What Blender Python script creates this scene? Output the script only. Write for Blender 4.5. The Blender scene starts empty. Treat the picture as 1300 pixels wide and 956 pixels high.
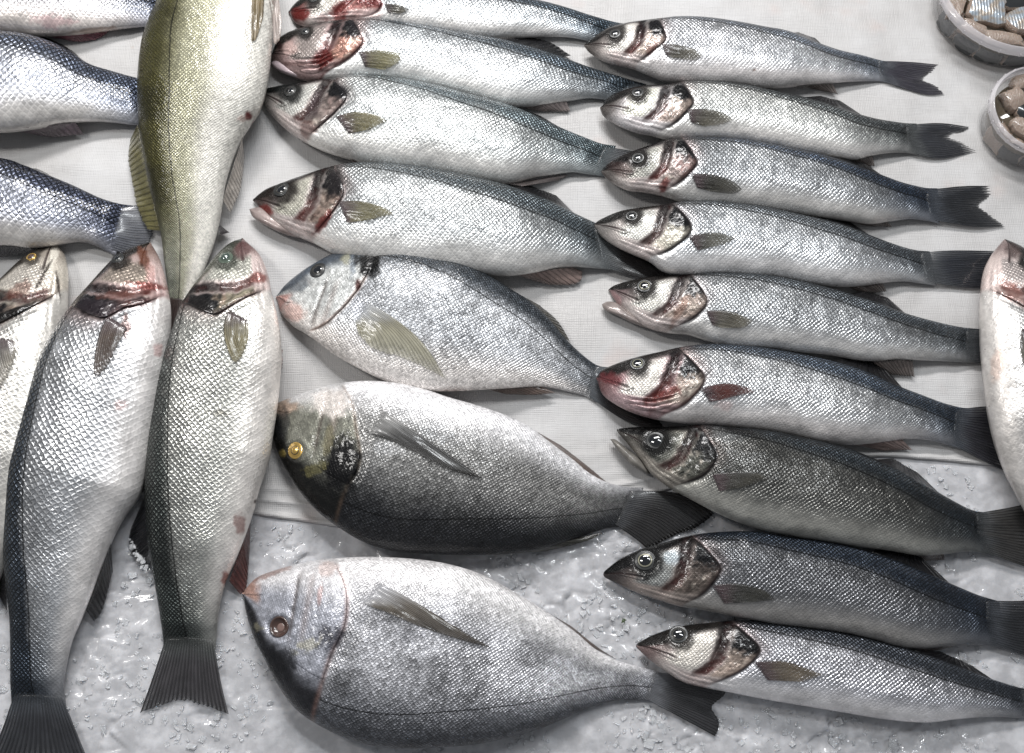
import bpy, math, random
import numpy as np

random.seed(7)
RNG = np.random.default_rng(11)
C = bpy.context.scene.collection
S = bpy.context.scene

# ------------------------------------------------------------------ camera
MM = 0.001
TILT = math.radians(18.0)
DIST = 0.82
FPX = 1264.0                       # focal length measured on the 1300 px wide photograph
PX0, PY0 = 650.0, 434.0            # optical axis on the photograph
CAM = np.array([0.0, -DIST * math.sin(TILT), DIST * math.cos(TILT)])
cd = bpy.data.cameras.new("camera")
cam = bpy.data.objects.new("camera", cd)
C.objects.link(cam)
cam.location = CAM
cam.rotation_euler = (TILT, 0, 0)
cd.sensor_width = 36.0
cd.lens = 36.0 * FPX / 1300.0
cd.shift_y = -44.0 / 1300.0
cd.clip_start = 0.01
cd.clip_end = 50.0
S.camera = cam

# ------------------------------------------------------------------ world, lamps, exposure
w = bpy.data.worlds.new("World")
S.world = w
w.use_nodes = True
bg = w.node_tree.nodes["Background"]
bg.inputs[0].default_value = (0.90, 0.94, 1.0, 1)
bg.inputs[1].default_value = 0.24


def lamp(name, loc, target, size, size_y, power, col=(1, 1, 1)):
    l = bpy.data.lights.new(name, "AREA")
    l.shape = "RECTANGLE"
    l.size, l.size_y, l.energy, l.color = size, size_y, power, col
    o = bpy.data.objects.new(name, l)
    C.objects.link(o)
    o.location = loc
    d = np.array(target) - np.array(loc)
    from mathutils import Vector
    o.rotation_euler = Vector(d).to_track_quat("-Z", "Y").to_euler()
    return o


lamp("market_lamp", (-0.12, 0.95, 1.05), (-0.05, 0.12, 0), 0.8, 0.16, 20.0, (1.0, 0.985, 0.975))
lamp("market_lamp", (0.30, 0.62, 1.75), (0.0, 0.05, 0), 0.8, 0.08, 12.0, (0.95, 0.98, 1.0))
lamp("market_lamp", (-0.9, 0.25, 1.2), (0.0, 0.0, 0), 0.12, 0.4, 6.0, (1.0, 0.98, 0.95))
S.view_settings.view_transform = "Standard"
S.view_settings.look = "None"
S.view_settings.gamma = 1.0
S.view_settings.exposure = 0.05
S.view_settings.use_curve_mapping = False
S.render.engine = "CYCLES"
S.cycles.max_bounces = 8


# ------------------------------------------------------------------ small maths
def unproj(px, py, z):
    px = np.asarray(px, float); py = np.asarray(py, float)
    dx = (px - PX0) / FPX
    dyc = -(py - PY0) / FPX
    c, s = math.cos(TILT), math.sin(TILT)
    Dx, Dy, Dz = dx, dyc * c + s, dyc * s - c
    t = (z - CAM[2]) / Dz
    return np.stack([CAM[0] + t * Dx, CAM[1] + t * Dy, np.broadcast_to(z, t.shape) + 0 * t], -1)


def proj(P):
    c, s = math.cos(TILT), math.sin(TILT)
    X = P[..., 0] - CAM[0]
    Y = P[..., 1] - CAM[1]
    Z = P[..., 2] - CAM[2]
    yc = Y * c + Z * s
    zc = -(-Y * s + Z * c)
    return np.stack([PX0 + FPX * X / zc, PY0 - FPX * yc / zc], -1)


def sm(a, b, x):
    t = np.clip((np.asarray(x, float) - a) / (b - a), 0, 1)
    return t * t * (3 - 2 * t)


def mix(a, b, t):
    t = np.asarray(t)[..., None]
    return np.asarray(a) * (1 - t) + np.asarray(b) * t


def _hash(ix, iy, seed):
    n = (ix.astype(np.int64) * 374761393 + iy.astype(np.int64) * 668265263 + seed * 974711) & 0xFFFFFFFF
    n = ((n ^ (n >> 13)) * 1274126177) & 0xFFFFFFFF
    n = n ^ (n >> 16)
    return (n & 0xFFFF) / 65535.0


def vnoise(x, y, seed=0):
    xi = np.floor(x); yi = np.floor(y)
    fx = x - xi; fy = y - yi
    fx = fx * fx * (3 - 2 * fx); fy = fy * fy * (3 - 2 * fy)
    a = _hash(xi, yi, seed); b = _hash(xi + 1, yi, seed)
    c = _hash(xi, yi + 1, seed); d = _hash(xi + 1, yi + 1, seed)
    return (a * (1 - fx) + b * fx) * (1 - fy) + (c * (1 - fx) + d * fx) * fy


def fbm(x, y, seed=0, o=4):
    r = 0; amp = 0.5; t = 0
    for k in range(o):
        r = r + amp * vnoise(x * 2 ** k + 17.3 * k, y * 2 ** k - 9.1 * k, seed + k)
        t += amp; amp *= 0.5
    return r / t


def spline(pts, n=400):
    """Catmull-Rom through pts, resampled by arc length"""
    p = np.asarray(pts, float)
    q = np.vstack([2 * p[0] - p[1], p, 2 * p[-1] - p[-2]])
    out = []
    for i in range(1, len(q) - 2):
        t = np.linspace(0, 1, 24, endpoint=False)[:, None]
        a, b, c, d = q[i - 1], q[i], q[i + 1], q[i + 2]
        out.append(0.5 * (2 * b + (c - a) * t + (2 * a - 5 * b + 4 * c - d) * t ** 2 + (3 * b - a - 3 * c + d) * t ** 3))
    out.append(p[-1:])
    o = np.vstack(out)
    return resample(o, n)


def resample(o, n):
    o = np.asarray(o, float)
    L = np.concatenate([[0], np.cumsum(np.linalg.norm(np.diff(o, axis=0), axis=1))])
    t = np.linspace(0, L[-1], n)
    return np.stack([np.interp(t, L, o[:, k]) for k in range(o.shape[1])], -1)


# ------------------------------------------------------------------ object helpers
def thing(name, label, cat, loc=(0, 0, 0), group=None):
    o = bpy.data.objects.new(name, None)
    C.objects.link(o)
    o.location = loc
    o.empty_display_size = 0.01
    o["label"] = label; o["category"] = cat
    if group: o["group"] = group
    return o


def mesh_obj(name, verts, quads, mat, parent=None, tris=None, attrs=None, smooth=True):
    """verts are world positions; a parented part is stored relative to its parent"""
    verts = np.asarray(verts, np.float32).reshape(-1, 3)
    if parent is not None:
        off = np.array(parent.location)
        p = parent.parent
        while p is not None:
            off = off + np.array(p.location); p = p.parent
        verts = verts - off.astype(np.float32)
    me = bpy.data.meshes.new(name)
    quads = np.asarray(quads, np.int32).reshape(-1, 4) if quads is not None else np.zeros((0, 4), np.int32)
    tris = np.asarray(tris, np.int32).reshape(-1, 3) if tris is not None else np.zeros((0, 3), np.int32)
    nl = quads.size + tris.size
    me.vertices.add(len(verts)); me.vertices.foreach_set("co", verts.ravel())
    me.loops.add(nl); me.loops.foreach_set("vertex_index", np.concatenate([quads.ravel(), tris.ravel()]).astype(np.int32))
    nf = len(quads) + len(tris)
    me.polygons.add(nf)
    starts = np.concatenate([np.arange(len(quads)) * 4, quads.size + np.arange(len(tris)) * 3]).astype(np.int32)
    me.polygons.foreach_set("loop_start", starts)
    me.polygons.foreach_set("use_smooth", np.full(nf, smooth))
    me.update(calc_edges=True)
    for k, (typ, arr) in (attrs or {}).items():
        a = me.attributes.new(k, typ, "POINT")
        key = {"FLOAT_COLOR": "color", "FLOAT_VECTOR": "vector", "FLOAT": "value"}[typ]
        a.data.foreach_set(key, np.asarray(arr, np.float32).ravel())
    me.materials.append(mat)
    o = bpy.data.objects.new(name, me)
    C.objects.link(o)
    if parent is not None: o.parent = parent
    return o


def grid_quads(n, m, off=0, flip=False, wrap=False):
    i = np.arange(n - 1)[:, None]
    j = np.arange(m if wrap else m - 1)[None, :]
    j2 = (j + 1) % m
    a = i * m + j; b = i * m + j2; c = (i + 1) * m + j2; d = (i + 1) * m + j
    q = np.stack([a, d, c, b] if flip else [a, b, c, d], -1).reshape(-1, 4)
    return q + off


# ------------------------------------------------------------------ materials
class N:
    def __init__(s, name):
        s.m = bpy.data.materials.new(name); s.m.use_nodes = True
        s.t = s.m.node_tree
        s.b = s.t.nodes["Principled BSDF"]

    def n(s, typ, ins=None, **kw):
        x = s.t.nodes.new(typ)
        for k, v in kw.items(): setattr(x, k, v)
        for k, v in (ins or {}).items(): s.put(x.inputs[k], v)
        return x

    def put(s, sock, v):
        if hasattr(v, "is_linked"): s.t.links.new(v, sock)
        elif hasattr(v, "outputs"): s.t.links.new(v.outputs[0], sock)
        else: sock.default_value = v

    def math(s, op, a, b=0.0, c=None, clamp=False):
        ins = {0: a, 1: b}
        if c is not None: ins[2] = c
        return s.n("ShaderNodeMath", ins, operation=op, use_clamp=clamp).outputs[0]

    def mr(s, v, a, b, c=0.0, d=1.0, smooth=True):
        x = s.n("ShaderNodeMapRange", {0: v, 1: a, 2: b, 3: c, 4: d})
        x.interpolation_type = "SMOOTHSTEP" if smooth else "LINEAR"
        return x.outputs[0]

    def mixc(s, f, a, b, blend="MIX"):
        x = s.n("ShaderNodeMix", data_type="RGBA", blend_type=blend)
        s.put(x.inputs[0], f); s.put(x.inputs[6], a); s.put(x.inputs[7], b)
        return x.outputs[2]

    def P(s, **kw):
        for k, v in kw.items(): s.put(s.b.inputs[k.replace("_", " ")], v)
        return s.m

    def attr(s, name):
        return s.n("ShaderNodeAttribute", attribute_name=name)


def skin_material():
    g = N("fish_skin")
    suv = g.attr("suv").outputs["Vector"]
    pig = g.attr("pig")
    sk = g.n("ShaderNodeSeparateColor", {0: g.attr("sk").outputs["Color"]})
    skA = g.attr("sk").outputs["Alpha"]
    rndamt = pig.outputs["Alpha"]
    ll = g.attr("ll").outputs["Fac"]
    wob = g.n("ShaderNodeTexNoise", {"Vector": suv, "Scale": 0.22, "Detail": 2.0}).outputs["Color"]
    wv = g.n("ShaderNodeVectorMath", {0: wob, 1: (0.5, 0.5, 0.5)}, operation="SUBTRACT")
    wv = g.n("ShaderNodeVectorMath", {0: wv, "Scale": 1.3}, operation="SCALE")
    su2 = g.n("ShaderNodeVectorMath", {0: suv, 1: wv}, operation="ADD")
    mp = g.n("ShaderNodeMapping", {"Vector": g.n("ShaderNodeVectorMath", {0: su2, 1: (1.0, 0.86, 1.0)}, operation="MULTIPLY"), "Rotation": (0, 0, math.radians(45))})
    v1 = g.n("ShaderNodeTexVoronoi", {"Vector": mp, "Scale": 1.0, "Randomness": 0.24}, voronoi_dimensions="2D")
    v2 = g.n("ShaderNodeTexVoronoi", {"Vector": mp, "Scale": 1.0, "Randomness": 0.24}, voronoi_dimensions="2D", feature="DISTANCE_TO_EDGE")
    loc = g.n("ShaderNodeVectorMath", {0: mp, 1: v1.outputs["Position"]}, operation="SUBTRACT")
    ls = g.n("ShaderNodeSeparateXYZ", {0: loc})
    lx = g.math("MULTIPLY", g.math("ADD", ls.outputs[0], ls.outputs[1]), 0.707)
    d = v2.outputs["Distance"]
    E = g.mr(d, 0.03, 0.27, 1.0, 0.0)
    # the rear rim of every scale stays the darkest, the front slips under its neighbour
    Er = g.math("MULTIPLY", E, g.mr(lx, -0.6, 0.45, 0.7, 1.0))
    rnd = g.n("ShaderNodeSeparateColor", {0: v1.outputs["Color"]})
    sparkle = g.n("ShaderNodeTexNoise", {"Vector": suv, "Scale": 1.1, "Detail": 3.0, "Roughness": 0.7}).outputs[0]
    var = g.math("MULTIPLY_ADD", g.math("SUBTRACT", rnd.outputs[0], 0.5), rndamt, 1.0)
    var = g.math("MULTIPLY", var, g.math("MULTIPLY_ADD", g.math("SUBTRACT", sparkle, 0.5), g.math("MULTIPLY", rndamt, 1.6), 1.0))
    dark = g.math("MULTIPLY_ADD", g.math("MULTIPLY", Er, sk.outputs[1]), -1.0, 1.0, clamp=True)
    lline = g.mr(g.math("ABSOLUTE", ll), 0.5, 1.35, 0.22, 1.0)
    k = g.math("MULTIPLY", g.math("MULTIPLY", var, dark), lline)
    kc = g.n("ShaderNodeCombineXYZ", {0: k, 1: k, 2: k})
    col = g.mixc(1.0, pig.outputs["Color"], kc.outputs[0], "MULTIPLY")
    hgt = g.math("ADD", g.mr(d, 0.0, 0.34, 0.0, 0.9), g.math("MULTIPLY", lx, 0.22))
    hgt = g.math("MULTIPLY_ADD", rnd.outputs[1], 0.14, hgt)
    hgt = g.math("MULTIPLY", hgt, sk.outputs[0])
    fine = g.n("ShaderNodeTexNoise", {"Vector": suv, "Scale": 2.6, "Detail": 4.0, "Roughness": 0.65}).outputs[0]
    wide = g.n("ShaderNodeTexNoise", {"Vector": suv, "Scale": 0.35, "Detail": 2.0}).outputs[0]
    hgt = g.math("ADD", hgt, g.math("MULTIPLY", fine, 0.14))
    hgt = g.math("MULTIPLY_ADD", wide, 1.0, hgt)
    big = g.n("ShaderNodeTexNoise", {"Vector": suv, "Scale": 0.11, "Detail": 2.0}).outputs[0]
    hgt = g.math("MULTIPLY_ADD", big, 3.2, hgt)
    bmp = g.n("ShaderNodeBump", {"Strength": 0.75, "Distance": 0.0007, "Height": hgt})
    wet = g.math("MULTIPLY_ADD", big, 3.2, g.math("MULTIPLY_ADD", wide, 1.0, g.math("MULTIPLY", hgt, 0.18)))
    wetb = g.n("ShaderNodeBump", {"Strength": 0.6, "Distance": 0.0007, "Height": wet})
    rough = g.math("MULTIPLY_ADD", g.math("SUBTRACT", rnd.outputs[2], 0.5), 0.18, skA)
    rough = g.math("MULTIPLY_ADD", Er, 0.12, rough, clamp=True)
    return g.P(Base_Color=col, Metallic=sk.outputs[2], Roughness=rough, Normal=bmp.outputs[0],
               Coat_Weight=0.34, Coat_Roughness=0.09, Coat_Normal=wetb.outputs[0], Specular_IOR_Level=0.22)


def fin_material():
    g = N("fin_membrane")
    suv = g.n("ShaderNodeSeparateXYZ", {0: g.attr("suv").outputs["Vector"]})
    pig = g.attr("pig")
    nz = g.n("ShaderNodeTexNoise", {"Vector": g.attr("suv").outputs["Vector"], "Scale": 1.5, "Detail": 3.0}).outputs[0]
    x = g.math("MULTIPLY_ADD", nz, 0.5, suv.outputs[0])
    fr = g.math("ABSOLUTE", g.math("SUBTRACT", g.math("FRACT", x), 0.5))
    ray = g.mr(fr, 0.08, 0.26, 1.0, 0.0)
    k = g.math("MULTIPLY_ADD", ray, -0.62, 1.25)
    k = g.math("MULTIPLY", k, g.math("MULTIPLY_ADD", nz, 0.9, 0.55))
    kc = g.n("ShaderNodeCombineXYZ", {0: k, 1: k, 2: k})
    col = g.mixc(1.0, pig.outputs["Color"], kc.outputs[0], "MULTIPLY")
    bmp = g.n("ShaderNodeBump", {"Strength": 0.8, "Distance": 0.0006, "Height": ray})
    al = g.math("MULTIPLY", pig.outputs["Alpha"], g.math("MULTIPLY_ADD", ray, 0.55, 0.75), clamp=True)
    return g.P(Base_Color=col, Roughness=0.36, Normal=bmp.outputs[0], Alpha=al, Coat_Weight=0.45, Coat_Roughness=0.12)


def plain(name, col, rough=0.4, metal=0.0, coat=0.0, **kw):
    g = N(name)
    nz = g.n("ShaderNodeTexNoise", {"Scale": 400.0, "Detail": 3.0}).outputs[0]
    k = g.math("MULTIPLY_ADD", nz, 0.5, 0.75)
    kc = g.n("ShaderNodeCombineXYZ", {0: k, 1: k, 2: k})
    c = g.mixc(1.0, (*col, 1), kc.outputs[0], "MULTIPLY")
    return g.P(Base_Color=c, Roughness=rough, Metallic=metal, Coat_Weight=coat, Coat_Roughness=0.05, **kw)


SKIN = skin_material()
FIN = fin_material()
PUPIL = plain("pupil_black", (0.006, 0.007, 0.009), 0.06, 0, 1.0)
IRIS_DARK = plain("iris_dark", (0.022, 0.023, 0.023), 0.35, 0.2, 0.15)
IRIS_GOLD = plain("iris_gold", (0.42, 0.27, 0.07), 0.2, 0.6, 1.0)
RING_PALE = plain("eye_ring_silver", (0.34, 0.33, 0.25), 0.3, 0.4, 0.2)
RING_DIM = plain("eye_ring_dim", (0.055, 0.053, 0.047), 0.35, 0.2, 0.0)
IRIS_GREEN = plain("iris_cloudy_green", (0.10, 0.13, 0.10), 0.2, 0.1, 1.0)
PUPIL_CLOUD = plain("pupil_cloudy", (0.045, 0.065, 0.055), 0.1, 0, 1.0)
SOCKET = plain("eye_socket_flesh", (0.05, 0.026, 0.02), 0.3, 0, 0.8)
SOCKET_IN = plain("eye_socket_tissue", (0.16, 0.10, 0.085), 0.3, 0, 0.8)


# ------------------------------------------------------------------ the setting: ice and gauze
def T(view, pts):
    ox, oy, s = view
    return [(ox + x / s, oy + y / s) for x, y in pts]


def worley_height(X, Y, cell, seed, tilt=0.5):
    """flat tilted facets, one per cell: broken lumps pressed together"""
    gx = X / cell; gy = Y / cell
    best = np.full(X.shape, 9.0); second = best.copy(); h = np.zeros(X.shape)
    xi = np.floor(gx); yi = np.floor(gy)
    for dx in (-1, 0, 1):
        for dy in (-1, 0, 1):
            cx, cy = xi + dx, yi + dy
            px = cx + _hash(cx, cy, seed); py = cy + _hash(cx, cy, seed + 1)
            ddx, ddy = gx - px, gy - py
            d = np.hypot(ddx, ddy)
            hh = _hash(cx, cy, seed + 2) + tilt * (ddx * (_hash(cx, cy, seed + 3) - .5) + ddy * (_hash(cx, cy, seed + 4) - .5)) * 2
            m = d < best
            second = np.where(m, best, np.minimum(second, d))
            h = np.where(m, hh, h); best = np.where(m, d, best)
    return h - 0.25 * (1 - sm(0.0, 0.22, second - best))


CLOTH_EDGE = np.array([(-500, 585), (-100, 600), (60, 612), (180, 628), (300, 646), (345, 657), (420, 668), (520, 672), (620, 664),
                       (720, 650), (800, 634), (880, 615), (980, 592), (1080, 580), (1160, 583), (1240, 590), (1320, 598), (1800, 610)], float)
ce3 = unproj(CLOTH_EDGE[:, 0], CLOTH_EDGE[:, 1], 0.0)


def edge_y(x):
    return np.interp(x, ce3[:, 0], ce3[:, 1]) + 0.003 * (fbm(x * 40 + 5, x * 0, 3) - .5)


def lumps(X, Y):
    return 0.007 * (fbm(X * 14, Y * 14, 21, 3) - 0.5)


def build_ice():
    xs = np.linspace(-0.75, 0.75, 780); ys = np.linspace(-0.52, 0.62, 600)
    # fine rows only where the ice shows
    ys = np.concatenate([np.linspace(-0.52, 0.0, 360), np.linspace(0.004, 0.9, 40)])
    X, Y = np.meshgrid(xs, ys)
    bare = 1 - sm(0.002, 0.022, Y - edge_y(X))
    h = lumps(X, Y) * 1.0
    WX = X + .012 * (fbm(X * 40, Y * 40, 91, 3) - .5); WY = Y + .012 * (fbm(X * 40, Y * 40, 95, 3) - .5)
    f = 0.0018 * (worley_height(WX, WY, 0.023, 40, .9) - .5) + 0.0014 * (worley_height(WX + .3, WY, 0.010, 50, .9) - .5) + .0015 * (fbm(X * 70, Y * 70, 97, 4) - .5)
    melt = sm(0.35, 0.65, fbm(X * 16, Y * 16, 60, 3))
    f = f * (0.25 + 0.75 * melt) + 0.0008 * (fbm(X * 200, Y * 160, 61, 3) - .5)
    Z = np.where(bare > 0, h - 0.0010 + f * bare * sm(0.0, .012, edge_y(X) - Y) - 0.006 * (1 - bare), h - 0.0105)
    V = np.stack([X, Y, Z], -1).reshape(-1, 3)
    g = N("crushed_ice")
    geo = g.n("ShaderNodeTexCoord").outputs["Object"]
    n1 = g.n("ShaderNodeTexNoise", {"Vector": geo, "Scale": 55.0, "Detail": 6.0, "Roughness": 0.62}).outputs[0]
    n2 = g.n("ShaderNodeTexVoronoi", {"Vector": geo, "Scale": 130.0}, feature="F1")
    n3 = g.n("ShaderNodeTexNoise", {"Vector": geo, "Scale": 480.0, "Detail": 3.0}).outputs[0]
    frost = g.mr(n1, 0.36, 0.72)
    col = g.mixc(frost, (0.41, 0.41, 0.425, 1), (0.58, 0.58, 0.60, 1))
    hh = g.math("ADD", g.math("MULTIPLY", n2.outputs["Distance"], 1.0), g.math("MULTIPLY", n3, 0.5))
    b = g.n("ShaderNodeBump", {"Strength": 0.3, "Distance": 0.0008, "Height": hh})
    m = g.P(Base_Color=col, Roughness=g.mr(n1, 0.3, 0.7, 0.12, 0.45), Normal=b.outputs[0], IOR=1.31, Coat_Weight=0.5, Coat_Roughness=0.06,
            Subsurface_Weight=0.45, Subsurface_Radius=(0.006, 0.007, 0.008), Subsurface_Scale=0.6)
    o = mesh_obj("ice_bed", V, grid_quads(len(ys), len(xs)), m)
    o["kind"] = "structure"
    # loose clear shards lying on the bed
    shard = N("clear_ice")
    sn = shard.n("ShaderNodeTexNoise", {"Scale": 350.0, "Detail": 3.0}).outputs[0]
    sb = shard.n("ShaderNodeBump", {"Strength": 0.35, "Distance": 0.001, "Height": sn})
    sm_ = shard.P(Base_Color=(0.86, 0.87, 0.89, 1), Roughness=0.18, IOR=1.2, Transmission_Weight=0.6, Normal=sb.outputs[0])
    vs, qs = [], []
    box = np.array([(-1, -1, -1), (1, -1, -1), (1, 1, -1), (-1, 1, -1), (-1, -1, 1), (1, -1, 1), (1, 1, 1), (-1, 1, 1)], float)
    fq = np.array([(0, 3, 2, 1), (4, 5, 6, 7), (0, 1, 5, 4), (1, 2, 6, 5), (2, 3, 7, 6), (3, 0, 4, 7)])
    r = np.random.default_rng(5)
    n = 0
    while n < 5200:
        x = r.uniform(-0.55, 0.55); y = r.uniform(-0.40, 0.02)
        ey = float(edge_y(np.array([x]))[0])
        if y > ey - 0.004: continue
        if fbm(np.array([x * 22.0]), np.array([y * 22.0]), 77, 2)[0] < 0.40: continue
        s = r.uniform(0.0008, 0.0030) * (1 if r.random() < .85 else 1.5)
        b_ = box * r.uniform(0.45, 1.0, (8, 3)) * np.array([1.0, r.uniform(.5, 1), r.uniform(.2, .45)]) * s
        a = r.uniform(0, 6.28); tl = r.uniform(-.6, .6)
        ca, sa, ct, st = math.cos(a), math.sin(a), math.cos(tl), math.sin(tl)
        R = np.array([[ca, -sa, 0], [sa, ca, 0], [0, 0, 1]]) @ np.array([[1, 0, 0], [0, ct, -st], [0, st, ct]])
        z = float(lumps(np.array([x]), np.array([y]))[0]) - 0.0011
        vs.append(b_ @ R.T + np.array([x, y, z])); qs.append(fq + 8 * n); n += 1
    for k in range(60):                      # crystals caught on the dark back fin of the tail-down bass
        t = r.random()
        p = unproj(np.array(164 + 22 * t + r.uniform(-4, 5)), np.array(688 + 34 * t + r.uniform(-8, 6)), 0.0085)
        b_ = box * r.uniform(0.5, 1.0, (8, 3)) * r.uniform(0.0006, 0.0018)
        vs.append(b_ + p); qs.append(fq + 8 * n); n += 1
    o = mesh_obj("crushed_ice", np.vstack(vs), np.vstack(qs), sm_, smooth=False)
    o["kind"] = "stuff"


def build_cloth():
    g = N("white_gauze")
    geo = g.n("ShaderNodeTexCoord").outputs["Object"]
    mpx = g.n("ShaderNodeMapping", {"Vector": geo, "Rotation": (0, 0, 0.05), "Scale": (1, 0.06, 1)})
    mpy = g.n("ShaderNodeMapping", {"Vector": geo, "Rotation": (0, 0, 0.05), "Scale": (0.06, 1, 1)})
    tx = g.n("ShaderNodeTexNoise", {"Vector": mpx, "Scale": 820.0, "Detail": 2.0}).outputs[0]
    ty = g.n("ShaderNodeTexNoise", {"Vector": mpy, "Scale": 820.0, "Detail": 2.0}).outputs[0]
    wx = g.n("ShaderNodeTexWave", {"Vector": geo, "Scale": 210.0, "Distortion": 1.5, "Detail": 1.0}, bands_direction="X").outputs[1]
    wy = g.n("ShaderNodeTexWave", {"Vector": geo, "Scale": 210.0, "Distortion": 1.5, "Detail": 1.0}, bands_direction="Y").outputs[1]
    th = g.math("ADD", g.math("ADD", tx, ty), g.math("MULTIPLY", g.math("ADD", wx, wy), 0.35))
    wet = g.n("ShaderNodeTexNoise", {"Vector": geo, "Scale": 9.0, "Detail": 5.0, "Roughness": 0.6}).outputs[0]
    c1 = g.mixc(g.mr(wet, 0.38, 0.66), (0.42, 0.409, 0.402, 1), (0.505, 0.50, 0.50, 1))
    k = g.mr(th, 0.8, 1.9, 0.93, 1.05, False)
    kc = g.n("ShaderNodeCombineXYZ", {0: k, 1: k, 2: k})
    col = g.mixc(1.0, c1, kc.outputs[0], "MULTIPLY")
    st = g.n("ShaderNodeTexVoronoi", {"Vector": geo, "Scale": 21.0}, feature="F1").outputs["Distance"]
    col = g.mixc(g.mr(st, 0.015, 0.05, 0.5, 0.0), col, (0.38, 0.34, 0.31, 1))
    bl = g.n("ShaderNodeTexNoise", {"Vector": geo, "Scale": 17.0, "Detail": 3.0}).outputs[0]
    col = g.mixc(g.mr(bl, 0.60, 0.78, 0.0, 0.35), col, (0.48, 0.36, 0.32, 1))
    b = g.n("ShaderNodeBump", {"Strength": 0.5, "Distance": 0.0006, "Height": th})
    m = g.P(Base_Color=col, Roughness=g.mr(wet, 0.4, 0.6, 0.45, 0.75), Normal=b.outputs[0])
    xs = np.linspace(-0.78, 0.78, 420)
    s = np.concatenate([np.linspace(0, 0.06, 60), np.linspace(0.065, 1.0, 170)])
    X = np.repeat(xs[None], len(s), 0)
    ey = edge_y(X)
    d = s[:, None] * (0.95 - ey)
    Y = ey + d
    Z = lumps(X, Y) * 1.05 + 0.0006 + 0.0016 * (fbm(X * 60, Y * 60, 31, 3) - .5) + 0.0020 * (fbm(X * 12 + Y * 60, Y * 22 - X * 4, 35, 3) - .5)
    # rolled hem and two gathered folds running along the edge
    wob = 0.006 * (fbm(X * 9, X * 0 + 2, 71, 2) - .5)
    for c, hgt, wd in ((0.002, 0.0022, 0.0022), (0.0135, 0.0017, 0.0022), (0.023, 0.0010, 0.0030), (0.041, 0.0006, 0.0035)):
        amp = 0.4 + 1.2 * fbm(X * 6 + c * 300, X * 0 + c * 90, 72, 2)
        Z = Z + hgt * amp * np.exp(-((d - c - wob * (c > .005)) / wd) ** 2)
    # ends a little below its top face so that the hem has thickness
    V = np.stack([X, Y, Z], -1)
    skirt = V[:1].copy(); skirt[..., 2] -= 0.004
    V = np.concatenate([skirt, V], 0)
    o = mesh_obj("gauze_cloth", V.reshape(-1, 3), grid_quads(V.shape[0], V.shape[1]), m)
    o["label"] = "white gauze cloth spread over the ice under the fish"
    o["category"] = "cloth"


build_ice()
build_cloth()


# ------------------------------------------------------------------ fish
def deepen(c, g=0.38):
    """pigment strength: wet dark skin is darker than its dry tone"""
    l = np.clip((c * np.array([.3, .5, .2])).sum(-1), 1e-4, None)
    return c * np.minimum((l / .58) ** g, 1.06)[..., None]


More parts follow.
